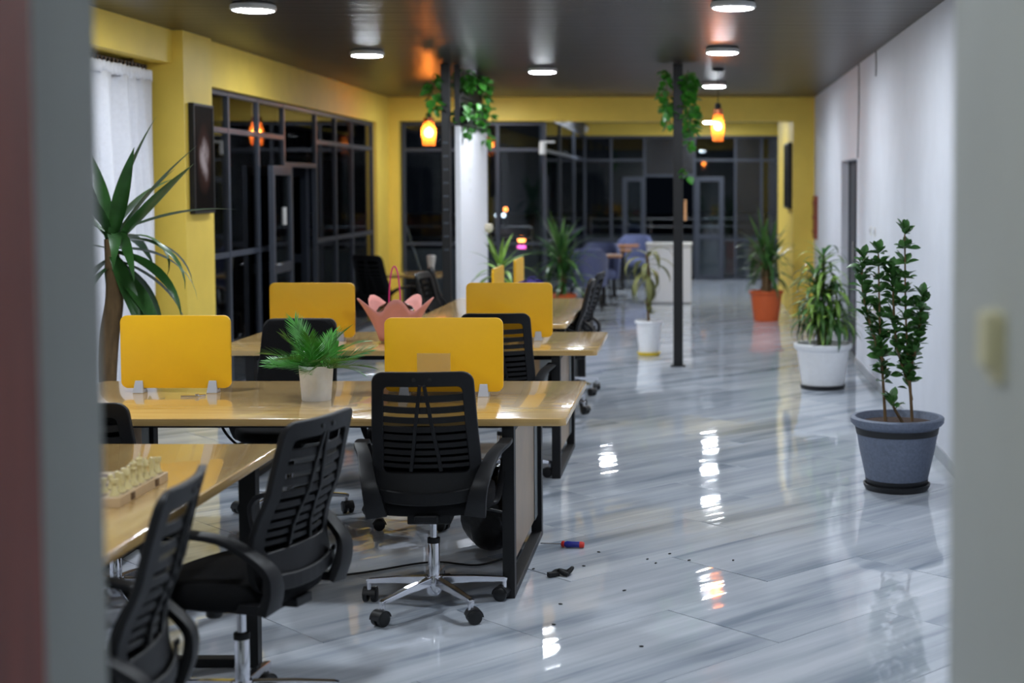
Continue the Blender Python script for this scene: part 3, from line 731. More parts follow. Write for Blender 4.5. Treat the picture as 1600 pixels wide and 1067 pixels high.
# --- big yucca at left behind first desk
t = thing('potted_yucca', 'tall dark-green yucca with long arching leaves beside the white curtain', 'potted plant', (-3.3, 8.3, 0))
pot(t, .2, .36, 'black_pot', .74, .04)
c = catmull([(-.03, 0, .3), (-.035, 0, .6), (-.02, 0, .85), (.015, 0, 1.08), (.0, 0, 1.4)], 6)
G().tube(c, [.036 + .018 * math.sin(PI * min(1, i / len(c) * 1.05)) for i in range(len(c))], 12).obj('trunk', 'stem_brown', t, smooth=60)
bl = {}
def big(L, W, dr, tw=0):
    k = (L, W, dr)
    if k not in bl: bl[k] = strap_mesh(L, W * 1.5, dr, .3, 12, m='leaf_dark', twist=tw)
    return bl[k]
spec = [(0, 1.3, .72, .065, .25), (.3, .95, .72, .06, .2), (-.3, .75, .74, .06, .1), (.1, .42, .72, .045, .5), (-.15, .3, .6, .045, 2.0), (.15, .1, .62, .05, 1.5),
        (-.2, -.15, .6, .06, 1.5), (.3, -.35, .62, .06, 1.1), (-.4, -.7, .55, .065, .8), (.5, -.9, .5, .06, .6), (0, .55, .5, .045, 2.6), (-.6, -.45, .6, .065, 1.0),
        (1.2, .8, .65, .06, .6), (1.6, .3, .6, .05, 1.4), (2.2, 1.1, .65, .06, .3), (2.8, .5, .6, .05, 1.2), (3.4, .9, .65, .06, .5), (4.0, .3, .6, .05, 1.4), (4.6, .8, .6, .06, .8), (5.2, .4, .6, .05, 1.5),
        (5.6, 1.2, .65, .06, .3), (1.9, -.5, .5, .06, 1), (3.1, -.6, .5, .06, .9), (4.3, -.5, .5, .06, .9), (5.5, -.7, .55, .06, .8), (.9, -.6, .55, .06, .9), (3.8, 1.3, .7, .06, .2), (-1.0, .2, .6, .05, 1.5), (.7, .2, .6, .05, 1.6), (-.1, 1.0, .6, .05, .3)]
for k, (az, el, L, W, dr) in enumerate(spec): put_leaf(big(L, W, dr), t, (.0, 0, 1.42 - .09 * (el < 0) - .04 * (k % 3)), az, el, rl.uniform(-.3, .3), 1.0)

# --- ivy
def ivy(label, loc, clusters, seed, par_m='leaf_ivy'):
    r = random.Random(seed); t = thing('hanging_ivy', label, 'ivy', loc)
    lm = []
    for s in (.9, 1.15):
        g = G(); o_ = [(0, 0), (.02, -.032), (.045, -.03), (.075, 0), (.045, .03), (.02, .032)]
        g.add([(x * s, y * s, -.25 * x * s + abs(y) * .25) for x, y in o_] + [(.04 * s, 0, -.018)], [(6, i, (i + 1) % 6) for i in range(6)]); lm.append(g.mesh('leaf', par_m, smooth=60, fix=False))
    for x, y, z0, z1, rad, n in clusters:
        pts = [(x + r.uniform(-.02, .02), y + r.uniform(-.02, .02), z0 + (z1 - z0) * i / 5) for i in range(6)]
        G().tube(pts, .004, 5).obj('vine', 'stem_green', t)
        for k in range(n):
            z = z0 + (z1 - z0) * r.random(); a = r.uniform(0, 2 * PI); q = rad * math.sqrt(r.random())
            put_leaf(lm[k % 2], t, (x + q * math.cos(a), y + q * math.sin(a), z), a + r.uniform(-.6, .6), r.uniform(-1.1, .3), r.uniform(-.5, .5), r.uniform(.8, 1.3))
ivy('green ivy trailing down both sides of the right black column', (-.165, CY, 0),
    [(-.1, .03, 2.78, 2.3, .06, 55), (.1, -.02, 2.78, 2.2, .07, 80), (.13, .04, 2.76, 2.3, .05, 40), (.1, 0, 2.3, 2.06, .03, 16), (-.07, 0, 2.45, 2.25, .04, 12), (.07, -.03, 1.86, 1.77, .03, 7)], 21)
ivy('green ivy spilling from the dark planter above the white panel', (-2.24, CY, 0),
    [(-.2, -.06, 2.65, 2.35, .05, 26), (-.2, 0, 2.75, 2.6, .05, 10), (.03, .2, 2.8, 2.6, .1, 40), (.08, .8, 2.8, 2.62, .1, 40), (.05, .15, 2.5, 2.32, .07, 26), (.1, .55, 2.5, 2.25, .06, 30), (.08, 1.25, 2.75, 2.3, .08, 40), (.07, .2, 2.3, 2.14, .02, 8), (.08, 1.4, 2.3, 2.15, .04, 10)], 22)
# ------------------------------------------------------------------ desks
def desk(label, x0, x1, y0, y1, along, group='oak-topped desks', panels=True):
    cx, cy, w_, d_ = (x0 + x1) / 2, (y0 + y1) / 2, x1 - x0, y1 - y0
    t = thing('desk', label, 'desk', (cx, cy, 0), group=group)
    G().prism(rrect(w_, d_, .035), .72, .75).obj('desktop', 'desk_wood_' + along, t, .003, smooth=30)
    L, D = (w_, d_) if along == 'x' else (d_, w_)
    e = L / 2 - .24; q = D / 2 - .055
    P = (lambda a, b, c: (a, b, c)) if along == 'x' else (lambda a, b, c: (b, a, c))
    for s in (-1, 1):
        fr = G()
        for k in (-1, 1): fr.box(P(s * e, k * q, .36), P(.05, .06, .72))
        for z in (.015, .705): fr.box(P(s * e, 0, z), P(.05, 2 * q - .06, .03))
        f = fr.obj('leg_frame', 'black_steel', t, .002)
        if not panels: continue
        G().box(P(s * (e - .006), 0, .39), P(.016, 2 * q - .3, .56)).obj('end_panel', 'panel_wood', f, .002)
        for k in (-1, 1): G().box(P(s * e, k * (q - .09), .39), P(.012, .12, .56)).obj('end_panel', 'concrete', f)
    for k in (-1, 1): G().box(P(0, k * .3, .69), P(2 * e - .04, .04, .04)).obj('beam', 'black_steel', t)
    return t
desk('oak-topped desk with the potted palm and two yellow screens, nearest facing one', -2.88, -.53, 5.96, 7.13, 'x')
desk('oak-topped desk with the pink gift wrap, second from the doorway', -2.82, -.57, 8.45, 9.54, 'x')
desk('oak-topped desk with purple flowers, lengthwise in front of the white panel', -2.0, -.89, 10.05, 12.4, 'y')
desk('foreground oak-topped desk with the chess set at lower left', -2.66, -1.52, 2.9, 5.38, 'y', panels=False)
desk('small distant desk under the far-left window holding a white vase', -3.3, -2.72, 15.6, 16.3, 'x')

# ------------------------------------------------------------------ desk screens
def screen(label, x, y, rz, w_, pocket=False, feet=True, h=.335):
    t = thing('desk_screen', label, 'desk screen', (x, y, .75), rz, group='yellow desk screens')
    G().prism(rrect(w_, h, .032, 6), -.009, .009, m=T(0, 0, .02 + h / 2) @ RX(PI / 2)).obj('panel', 'screen_yellow', t, .002, smooth=30)
    for k in (-1, 1):
        g = G()
        for s in (-1, 1):
            g.add([(k * w_ * .335 + dx, s * dy, dz) for dx, dy, dz in ((-.024, .03, 0), (.024, .03, 0), (.024, .01, 0), (-.024, .01, 0), (-.017, .014, .055), (.017, .014, .055), (.017, .0092, .055), (-.017, .0092, .055))],
                  [(0, 1, 2, 3), (4, 5, 6, 7), (0, 1, 5, 4), (1, 2, 6, 5), (2, 3, 7, 6), (3, 0, 4, 7)])
        g.box((k * w_ * .335, 0, .008), (.048, .03, .016))
        g.obj('foot_clip', 'grey_clip', t, .0015)
    if pocket: G().box((-.045, -.0115, .15), (.15, .004, .09)).obj('label_pocket', 'clear_film', t)
    return t
screen('yellow desk screen on the nearest facing desk, left of the potted palm', -2.39, 6.74, 0, .505)
screen('yellow desk screen right of the potted palm, behind the front chair', -1.137, 6.62, 0, .535, True)
screen('yellow desk screen on the second desk, behind the potted palm', -2.35, 9.0, 0, .52)
screen('yellow desk screen on the second desk, right end, before the white panel', -1.145, 9.02, 0, .53)
screen('yellow desk screen seen edge-on beside purple flowers, the nearer one', -1.45, 10.78, PI / 2, .56)
screen('yellow desk screen seen edge-on beside purple flowers, the farther one', -1.45, 12.05, PI / 2, .56)

# ------------------------------------------------------------------ office chairs
def back_y(x, z):
    t_ = max(0, (z - .485) / .5)
    return -.215 - .02 * math.sin(t_ * PI * .9) * 0 - .09 * t_ ** 1.6 + .035 * math.sin(min(1, t_ / .55) * PI) * .8 + .03 * (abs(x) / .2) ** 2
def half_w(z):
    t_ = (z - .485) / .5
    return .218 - .026 * t_
def outline(inset, zb, zt, r, n=6, m=10):
    pts = []
    def side(s, up):
        zs = [zb + r + (zt - zb - 2 * r) * i / m for i in range(m + 1)]
        return [(s * (half_w(z) - inset), z) for z in (zs if up else zs[::-1])]
    pts += side(1, True)
    w1 = half_w(zt - r) - inset
    for k in range(1, n): a = PI / 2 * k / n; pts.append((w1 - r + r * math.cos(a), zt - r + r * math.sin(a)))
    for k in range(0, 7): pts.append(((w1 - r) * (1 - k / 3), zt))
    for k in range(1, n): a = PI / 2 + PI / 2 * k / n; pts.append((-(w1 - r) + r * math.cos(a), zt - r + r * math.sin(a)))
    pts += side(-1, False)
    w0 = half_w(zb + r) - inset
    for k in range(1, n): a = PI + PI / 2 * k / n; pts.append((-(w0 - r) + r * math.cos(a), zb + r + r * math.sin(a)))
    for k in range(0, 7): pts.append((-(w0 - r) * (1 - k / 3), zb))
    for k in range(1, n): a = 1.5 * PI + PI / 2 * k / n; pts.append((w0 - r + r * math.cos(a), zb + r + r * math.sin(a)))
    return pts
def make_chair(drop=0.0):
    t = thing('office_chair', 'x', 'office chair', group='black mesh office chairs')
    D = -drop
    # star base
    G().lathe([(.026, .055), (.03, .062), (.034, .075), (.036, .115), (.03, .132), (.0, .132)], 20).obj('hub', 'chrome', t, smooth=40)
    for k in range(5):
        a = math.radians(90 + 72 * k); dx, dy = math.cos(a), math.sin(a); sd = (-dy, dx, 0)
        g = G(); g.sweep([(dx * .03, dy * .03, .112), (dx * .16, dy * .16, .104), (dx * .285, dy * .285, .09), (dx * .298, dy * .298, .086)], [.032, .029, .024, .022], [.034, .026, .019, .017], sd)
        lg = g.obj('base_leg', 'chrome', t, .004)
        G().tube([(dx * .288, dy * .288, .086), (dx * .288, dy * .288, .05)], .011, 10).obj('stem', 'chrome', lg, smooth=60)
        ca = a + (k * 1.3 + .5); ax, ay = math.cos(ca), math.sin(ca); cx, cy = dx * .288 - ax * .012, dy * .288 - ay * .012
        g = G()
        for s in (-1, 1):
            M = T(cx - ay * s * .017, cy + ax * s * .017, .0285) @ RZ(ca) @ RX(PI / 2)
            g.lathe([(0, -.012), (.022, -.012), (.0285, -.008), (.0285, .008), (.022, .012), (0, .012)], 18, m=M)
        hood = [(.034 * math.cos(b), .034 * math.sin(b)) for b in [math.radians(10 + 17 * i) for i in range(11)]]
        hood = hood + [(.03 * math.cos(b), .03 * math.sin(b)) for b in [math.radians(10 + 17 * i) for i in range(11)]][::-1]
        g.prism(hood, -.026, .026, m=T(cx, cy, .0285) @ RZ(ca) @ RX(PI / 2))
        g.box((cx, cy, .04), (.03, .012, .03), ca)
        g.obj('caster', 'caster_black', lg, smooth=40)
    G().lathe([(.0235, .125), (.0235, .27 + D * .5), (.020, .275 + D * .5)], 20).obj('column_sleeve', 'chrome', t, smooth=40)
    G().lathe([(.0255, .265 + D * .5), (.0255, .285 + D * .5), (.016, .287 + D * .5)], 20).obj('column_collar', 'rubber', t, smooth=40)
    G().lathe([(.0145, .28 + D * .5), (.0145, .42 + D)], 16).obj('piston', 'chrome', t, smooth=40)
    g = G(); g.box((0, -.02, .395 + D), (.17, .24, .05)); g.box((0, -.16, .41 + D), (.09, .14, .03))
    g.obj('tilt_mechanism', 'black_plastic', t, .006)
    G().lathe([(.02, 0), (.026, .006), (.026, .06), (.02, .066)], 14, m=T(0, .1, .325 + D)).obj('tension_knob', 'caster_black', t, smooth=40)
    G().tube(fillet([(.07, .02, .39 + D), (.22, .04, .39 + D), (.27, .05, .375 + D)], .03), .006, 8).obj('lever', 'caster_black', t, smooth=60)
    # seat cushion
    g = G(); rows = [(-.012, .0, .90), (0, .012, .97), (0.0, .05, 1.0), (-.012, .075, .98), (-.05, .088, .9)]
    N_ = 40; vs = []; fs = []
    base = []
    for k in range(N_):
        a = 2 * PI * k / N_; c, s = math.cos(a), math.sin(a); p = 3.2
        r = (abs(c) ** p + abs(s) ** p) ** (-1 / p); base.append((.25 * c * r * (1.0 if s < 0 else .98), .24 * s * r + .02))
    for sh, dz, sc in rows:
        for x, y in base: vs.append((x * sc, .02 + (y - .02) * sc, .415 + D + dz - (.025 * max(0, (y - .12) / .14) if dz > .02 else 0)))
    for i in range(len(rows) - 1):
        for k in range(N_): fs.append((i * N_ + k, i * N_ + (k + 1) % N_, (i + 1) * N_ + (k + 1) % N_, (i + 1) * N_ + k))
    fs.append(tuple(range(N_))[::-1]); fs.append(tuple((len(rows) - 1) * N_ + k for k in range(N_)))
    G().add(vs, fs).obj('seat', 'seat_fabric', t, smooth=60)
    # backrest
    zb, zt = .475, .995
    oo, ii = outline(0, zb, zt, .045), outline(.046, zb + .115, zt - .058, .02)
    th = .022; n = len(oo); vs = []; fs = []
    for ring, off in ((oo, 0), (ii, 0), (oo, -th), (ii, -th)):
        for x, z in ring: vs.append((x, back_y(x, z) + off, z + D))
    for k in range(n):
        j = (k + 1) % n
        fs += [(k, j, n + j, n + k), (2 * n + k, 3 * n + k, 3 * n + j, 2 * n + j), (k, 2 * n + k, 2 * n + j, j), (n + k, n + j, 3 * n + j, 3 * n + k)]
    b = G().add(vs, fs).obj('backrest', 'black_plastic', t, .003, 1, smooth=35)
    # slats
    zs = [.894, .848, .808, .771, .737, .705, .675, .647, .62]
    for i, z in enumerate(zs):
        hw = half_w(z) - .042; hh = .0135 - .0007 * i
        pts = [(x, back_y(x, z) - th * .55, z + D - .006 * (1 - (x / hw) ** 2)) for x in [hw * (k / 5 - 1) for k in range(11)]]
        G().sweep(pts, .007, hh * 2, (0, 1, 0)).obj('slat', 'black_plastic', b, .002, 1)
    for s in (-1, 1):
        pts = []
        for k in range(7):
            z = .945 - .35 * k / 6; x = s * (.008 + .05 * (k / 6)); pts.append((x, back_y(x, z) - th * .9, z + D))
        G().sweep(pts, .014, .010, (1, 0, 0)).obj('spine', 'black_plastic', b, .002, 1)
        G().lathe([(.008, 0), (.008, .004), (0, .005)], 10, m=T(s * .03, back_y(.03, .965) - th, .965 + D) @ RX(PI / 2)).obj('screw', 'caster_black', b)
        G().lathe([(.009, 0), (.009, .006), (0, .007)], 10, m=T(s * .19, back_y(.19, .5) - th - .012, .53 + D) @ RX(PI / 2)).obj('screw', 'caster_black', b)
    rows = []
    for i in range(15):
        z = .58 + (.95 - .58) * i / 14; hw = half_w(z) - .036
        rows.append([(hw * (j / 5 - 1), back_y(hw * (j / 5 - 1), z) + .003, z + D) for j in range(11)])
    G().grid(rows).obj('mesh_panel', 'mesh_fabric', b, smooth=60)
    rows = []
    for i in range(9):
        z = .56 + .215 * i / 8; hw = half_w(z) - .03 - (.02 if i in (0, 8) else 0)
        rows.append([(hw * (j / 5 - 1), back_y(hw * (j / 5 - 1), z) + .008 + .01 * math.sin(PI * i / 8), z + D) for j in range(11)])
    G().grid(rows).obj('lumbar_pad', 'seat_fabric', b, smooth=60)
    g = G()
    pts = [(x, back_y(x, .495) - .03, .51 + D - .02 * (1 - (x / .2) ** 2)) for x in [.2 * (k / 5 - 1) for k in range(11)]]
    g.sweep(pts, .012, .05, (0, 1, 0)).obj('lower_band', 'black_plastic', b, .004, 1)
    # arms
    for s in (-1, 1):
        ar = thing_part = None
        pts = catmull([(s * .188, -.225, .425 + D), (s * .20, -.25, .50 + D), (s * .218, -.235, .565 + D), (s * .25, -.13, .64 + D), (s * .285, -.01, .665 + D), (s * .288, .10, .662 + D), (s * .28, .145, .62 + D), (s * .268, .12, .53 + D), (s * .25, .07, .43 + D), (s * .22, .05, .412 + D)], 4)
        nn = len(pts); wd = []; tk = []
        for i in range(nn):
            f_ = i / (nn - 1); wd.append(.085 - .12 * f_ if f_ < .2 else (.061 - .035 * (f_ - .2) / .5) + .012 * max(0, 1 - abs(f_ - .5) / .15) if f_ < .7 else .028); tk.append(.034 - .016 * f_ / .3 if f_ < .3 else .018)
        G().sweep(pts, wd, tk, (1, 0, 0)).obj('armrest', 'black_plastic', t, .005, 2, smooth=40)
        G().box((s * .205, -.09, .432 + D), (.03, .28, .03)).obj('arm_bracket', 'black_plastic', t, .004)
    return t
def add_pad(c, D=0.0):
    rows = []
    for i in range(15):
        z = .50 + .485 * i / 14; hw = half_w(z) - (.006 if i < 14 else .03)
        rows.append([(hw * (j / 5 - 1), back_y(hw * (j / 5 - 1), z) + .006 + .012 * (1 - (j / 5 - 1) ** 2) * math.sin(PI * i / 14), z + D) for j in range(11)])
    o = G().grid(rows).obj('back_pad', 'seat_fabric', c, smooth=60); m_ = o.modifiers.new('t', 'SOLIDIFY'); m_.thickness = .012; m_.offset = 0
chair0 = make_chair(); used = []
def place_chair(x, y, face, label, spin=0):
    c = chair0 if not used else copy_tree(chair0)
    used.append(1); c.location = (x, y, 0); c.rotation_euler = (0, 0, math.radians(face)); c['label'] = label
    if spin:
        for ch in c.children:
            if ch.name.startswith('base_leg'): ch.rotation_euler = (0, 0, math.radians(spin))
    return c
place_chair(-1.055, 5.86, 3, 'black mesh chair with shiny chrome base at the front desk, facing away')
place_chair(-1.44, 4.6, 73, 'black mesh chair tucked sideways at the chess desk, the farther of two')
place_chair(-1.535, 3.52, 95, 'black mesh chair at the bottom-left edge, nearest to the doorway')
place_chair(-1.12, 8.42, 2, 'black mesh chair at the second desk, seen right of the front chair')
cg = place_chair(-2.09, 7.50, 182, 'black padded chair behind the potted palm, facing the doorway', 36)
place_chair(-1.40, 7.42, 178, 'black chair behind the front screen with only its chrome base in view', 36)
place_chair(-1.08, 11.05, 95, 'black chair at the right side of the third desk, nearer one')
place_chair(-1.07, 12.05, 86, 'black chair at the right side of the third desk, farther one')
place_chair(-1.93, 11.9, -97, 'dark chair at the left side of the third desk, nearer the pink gift wrap')
place_chair(-2.0, 12.78, -80, 'dark chair at the foot of the left black column')
ci = place_chair(-3.2, 15.2, -30, 'black chair before the yellow corner under the far-left window')
low = make_chair(.115); low.location = (-2.33, 5.84, 0); low.rotation_euler = (0, 0, math.radians(-3))
add_pad(low, -.115); add_pad(cg); add_pad(ci)
low['label'] = 'black low-set chair top at the left edge, between the chess desk and the palm desk'

# ------------------------------------------------------------------ potted palm on desk
t = thing('potted_palm', 'small feathery green palm in a white tapered pot on the front desk', 'potted plant', (-1.685, 6.5, .75))
G().lathe([(0, 0), (.062, 0), (.064, .004), (.076, .155), (.0725, .155), (.068, .13), (0, .128)], 32).obj('pot', 'white_pot', t, smooth=40)
G().lathe([(0, .135), (.07, .132)], 20).obj('soil', 'soil', t)
rp = random.Random(5)
def frond(L, droop, seed):
    r = random.Random(seed); g = G(); n = 30; x = z = 0; a = 0; pts = []
    for i in range(n + 1):
        pts.append((x, 0, z, a)); a -= droop / n * (.3 + 1.2 * i / n); x += math.cos(a) * L / n; z += math.sin(a) * L / n
    g.tube([(p[0], 0, p[2]) for p in pts], [.0024 - .0018 * i / n for i in range(n + 1)], 4)
    for i in range(4, n + 1):
        f_ = i / n; ll = .105 * (.45 + .55 * math.sin(PI * min(1, .2 + f_ * .7)))
        for s in (-1, 1):
            px, _, pz, pa = pts[i]; an = .95 - .5 * f_ + r.uniform(-.07, .07)
            d_ = Vector((math.cos(an) * math.cos(pa), s * math.sin(an), math.cos(an) * math.sin(pa) + .15 + r.uniform(-.06, .1))).normalized()
            sd = Vector((-d_.y, d_.x, 0)).normalized() * .0030; o_ = Vector((px, 0, pz))
            e_ = o_ + d_ * ll + Vector((0, 0, -.006)); m_ = o_ + d_ * ll * .4
            g.add([o_ - sd * .4, o_ + sd * .4, m_ + sd, e_, m_ - sd], [(0, 1, 2, 4), (4, 2, 3)])
    return g.mesh('frond', 'leaf_palm', fix=False)
fr = [frond(.24, .5, 1), frond(.25, .25, 2), frond(.22, .15, 3), frond(.25, .7, 4)]
spread = [(PI, .5), (0, .45), (PI + .35, .2), (-.3, .25), (.4, .2), (PI - .4, .25), (PI + .2, .85), (-.2, .8), (.3, 1.15), (PI - .5, 1.15), (-1.57, 1.0), (-1.2, .55), (-2.0, .5), (1.57, .7), (1.1, .5), (2.1, .5), (-1.5, .2), (-.8, .35), (-2.4, .3)]
for k, (az, el) in enumerate(spread):
    put_leaf(fr[k % 4], t, (rp.uniform(-.012, .012), rp.uniform(-.012, .012), .13), az + rp.uniform(-.1, .1), el, rp.uniform(-.5, .5), rp.uniform(.85, 1.0), 'frond')

# ------------------------------------------------------------------ pink gift basket
t = thing('gift_basket', 'pink paper-wrapped gift bouquet with magenta hoop handle on the second desk', 'gift basket', (-1.83, 8.95, .75))
G().lathe([(0, 0), (.09, 0), (.12, .13), (.11, .13), (.085, .01), (0, .01)], 20).obj('basket', 'chess_wood', t, smooth=40)
g = G(); n = 48; P = []
for i in range(8):
    f_ = i / 7; row = []
    for k in range(n + 1):
        a = 2 * PI * k / n; ck = abs(math.cos(a * 2.5 + .25)) ** 2.2
        hgt = .155 + .075 * ck; r = .1 + .05 * f_ + (.015 + .075 * ck) * f_ ** 1.6
        row.append((r * math.cos(a), r * math.sin(a), .01 + f_ * hgt * 1.15))
    P.append(row)
g.grid(P); o = g.obj('paper_wrap', 'pink_paper', t, smooth=50); md = o.modifiers.new('t', 'SOLIDIFY'); md.thickness = .003
hp = [(.025 * math.cos(a) - .01 if False else -.005 + .035 * math.cos(a) * (1), .0, .16 + .3 * math.sin(a) ** .8) for a in [PI * k / 16 for k in range(17)]]
G().sweep(hp, .012, .008, (0, 1, 0)).obj('handle', 'magenta_ribbon', t, .002)
G().lathe([(.13, .12), (.13, .17), (.1, .215), (.05, .24), (0, .245)], 20).obj('cellophane', 'cellophane', t, smooth=60)
for k in range(9):
    a = k * 2.4; r = .02 + .008 * k
    G().lathe([(0, 0), (.022, .012), (.028, .03), (.015, .042), (0, .04)], 10, c=(r * math.cos(a), r * math.sin(a), .13 + .01 * (k % 3))).obj('flower', ('cream_white', 'leaf_mid', 'pink_paper')[k % 3], t, smooth=60)

# purple flowers on third desk
t = thing('flower_pot', 'pot of small purple flowers between the edge-on yellow screens', 'flowers', (-1.28, 11.5, .75))
G().lathe([(0, 0), (.05, 0), (.07, .11), (.062, .11), (0, .1)], 18).obj('pot', 'black_pot', t, smooth=40)
rf = random.Random(2); fm = G()
for k in range(6):
    a = 2 * PI * k / 6; fm.add([(0, 0, 0), (.02 * math.cos(a - .45), .02 * math.sin(a - .45), .008), (.03 * math.cos(a), .03 * math.sin(a), .004), (.02 * math.cos(a + .45), .02 * math.sin(a + .45), .008)], [(0, 1, 2, 3)])
fm = fm.mesh('flower', 'purple_petal', fix=False); lf = ovate_mesh(.07, .03, 'leaf_mid')
for k in range(60):
    a = k * 2.4; r = .13 * math.sqrt((k + .5) / 60); link('flower', fm, t, mtx=T(r * math.cos(a), r * math.sin(a), .22 - r * .5 + rf.uniform(-.02, .02)) @ RZ(a) @ RY(r * 5))
for k in range(18): put_leaf(lf, t, (0, 0, .1 + .004 * k), k * 2.4, rf.uniform(.1, .9), 0, 1.2)
t = thing('small_bottle', 'small white bottle beside the purple flowers', 'bottle', (-1.14, 11.35, .75))
G().lathe([(0, 0), (.025, 0), (.025, .1), (.01, .125), (.01, .14)], 14).obj('body', 'white_plastic', t, smooth=40)
G().lathe([(.012, .14), (.012, .165), (0, .166)], 12).obj('cap', 'grey_clip', t, smooth=40)
t = thing('vase', 'slim white vase on the small distant desk', 'vase', (-2.86, 15.9, .75))
G().lathe([(0, 0), (.035, 0), (.03, .06), (.045, .14), (.05, .19), (.035, .2), (.03, .18), (0, .05)], 18).obj('body', 'white_plastic', t, smooth=50)
# ------------------------------------------------------------------ chess
t = thing('chess_board', 'wooden folding chess board with checkered top on the foreground desk', 'chess board', (-1.9, 4.5, .75))
G().box((0, 0, .015), (.4, .4, .03)).obj('box', 'chess_wood', t, .002)
G().box((0, 0, .0305), (.4 - .02, .4 - .02, .002)).obj('squares', 'chess_squares', t)
for y in (-.1, .1): G().box((.2015, y, .016), (.004, .025, .022)).obj('latch', 'brown_rod', t, .001)
prof = {
    'pawn': [(0, 0), (.013, 0), (.013, .005), (.007, .012), (.0055, .024), (.008, .027), (.0075, .03), (.0095, .036), (.0075, .043), (0, .046)],
    'rook': [(0, 0), (.0145, 0), (.0145, .006), (.009, .013), (.008, .034), (.012, .037), (.012, .05), (.008, .05), (.008, .046), (0, .046)],
    'bishop': [(0, 0), (.0145, 0), (.0145, .006), (.008, .014), (.006, .038), (.010, .042), (.009, .05), (.006, .06), (.002, .064), (.003, .068), (0, .07)],
    'queen': [(0, 0), (.0155, 0), (.0155, .006), (.009, .015), (.0065, .048), (.011, .053), (.0085, .056), (.0125, .07), (.007, .072), (.003, .078), (0, .08)],
    'king': [(0, 0), (.0155, 0), (.0155, .006), (.009, .015), (.007, .05), (.0115, .055), (.009, .058), (.012, .074), (.006, .078), (.0025, .08), (.0025, .09), (0, .091)]}
pm = {k: G().lathe(v, 14).mesh('chess_' + k, 'chess_ivory', smooth=50) for k, v in prof.items()}
g = G().lathe([(0, 0), (.0145, 0), (.0145, .006), (.008, .014), (.008, .024)], 14)
g.prism([(-.008, .022), (.008, .022), (.009, .04), (.004, .058), (-.003, .06), (-.014, .046), (-.012, .041), (-.003, .044), (-.006, .034)], -.006, .006, m=RX(PI / 2))
pm['knight'] = g.mesh('chess_knight', 'chess_ivory', smooth=50)
kq = math.cos
for j, k in enumerate(['rook', 'knight', 'bishop', 'queen', 'king', 'bishop', 'knight', 'rook']):
    lb = {'rook': 'pale wooden rook in the back row of chess pieces', 'knight': 'pale wooden knight beside the rook in the back row', 'bishop': 'pale wooden bishop in the back row of chess pieces',
          'queen': 'pale wooden queen, second tallest of the chess pieces', 'king': 'pale wooden king, the tallest of the chess pieces'}[k]
    o = link('chess_' + k, pm[k], None, (-1.725, 4.325 + j * .05, .7815)); tag(o, lb + ('' if k in ('king', 'queen') else ', near end' if j < 4 else ', far end'), 'chess piece', 'pale chess pieces')
    o = link('chess_pawn', pm['pawn'], None, (-1.775, 4.325 + j * .05, .7815)); tag(o, 'pale wooden chess pawn, %s from the near end of its row' % ('first', 'second', 'third', 'fourth', 'fifth', 'sixth', 'seventh', 'eighth')[j], 'chess piece', 'pale chess pieces')

# ------------------------------------------------------------------ small things
t = thing('screwdriver', 'screwdriver with blue and red handle lying on the tiles by the desk leg', 'screwdriver', (-.56, 6.83, .0))
M = RZ(math.radians(172)) @ RY(PI / 2)
G().lathe([(0, -.005), (.012, -.003), (.0145, .01), (.014, .05), (.0165, .075), (.011, .085), (.0115, .1), (0, .1)], 14, m=T(.03, 0, .0165) @ M).obj('handle', 'tool_blue', t, smooth=50)
G().lathe([(0, -.008), (.0125, -.006), (.0152, .006), (.0152, .014), (.012, .015)], 14, m=T(.03, 0, .0165) @ M).obj('handle_cap', 'tool_red', t, smooth=50)
G().lathe([(.0155, .088), (.0155, .097), (.0115, .102)], 14, m=T(.03, 0, .0165) @ M).obj('handle_ring', 'tool_red', t, smooth=50)
G().lathe([(.003, .1), (.003, .2), (.001, .205)], 8, m=T(.03, 0, .0165) @ M).obj('shaft', 'silver', t, smooth=50)
t = thing('cable_clip', 'crumpled black plastic scrap on the tiles right of the desk leg', 'scrap', (-.585, 6.34, 0))
G().tube(catmull([(-.05, -.015, .008), (-.02, .01, .02), (.02, -.01, .01), (.045, .02, .03), (.02, .03, .012), (-.01, .0, .025), (.03, -.02, .01)], 5), .009, 7).obj('loop', 'rubber', t, smooth=60)
G().box((-.035, -.01, .01), (.05, .03, .02), .5).obj('tab', 'rubber', t, .003)
rc = random.Random(8)
for x, y in ((-.75, 6.72), (-.45, 6.75), (-.12, 6.72), (-.22, 6.62), (-.3, 6.1), (.17, 6.6), (-.55, 5.9), (-.18, 6.55), (-.03, 6.6), (-.55, 5.62), (-.5, 6.5), (-.2, 5.35), (-.72, 6.45)):
    o = G().lathe([(0, 0), (.006, .001), (.007, .004), (0, .006)], 5).obj('debris_chip', 'rubber', loc=(x, y, 0)); o.rotation_euler = (0, 0, rc.random() * 6); o.scale = (1.4, .8, 1)
    tag(o, 'tiny dark chip of debris scattered on the grey tiles', 'debris', 'chips on the floor')
t = thing('trash_bag', 'black glossy bag slumped on the floor under the front desk', 'bag', (-.95, 6.8, 0))
g = G(); P = []; rb = random.Random(4)
ph = [rb.uniform(0, 6) for _ in range(8)]
for i in range(15):
    f_ = i / 14; th_ = f_ * PI; row = []
    for k in range(33):
        a = 2 * PI * k / 32
        r = 1 + .10 * math.sin(3 * a + ph[0] + 2 * th_) * math.sin(th_) + .07 * math.sin(7 * a + ph[1] - 3 * th_) * math.sin(th_) + .04 * math.sin(11 * a + ph[2])
        row.append((.125 * math.sin(th_) ** .8 * r * math.cos(a), .125 * math.sin(th_) ** .8 * r * math.sin(a), .185 - .183 * math.cos(th_)))
    P.append(row)
g.grid(P).obj('sack', 'bag_black', t, smooth=50)
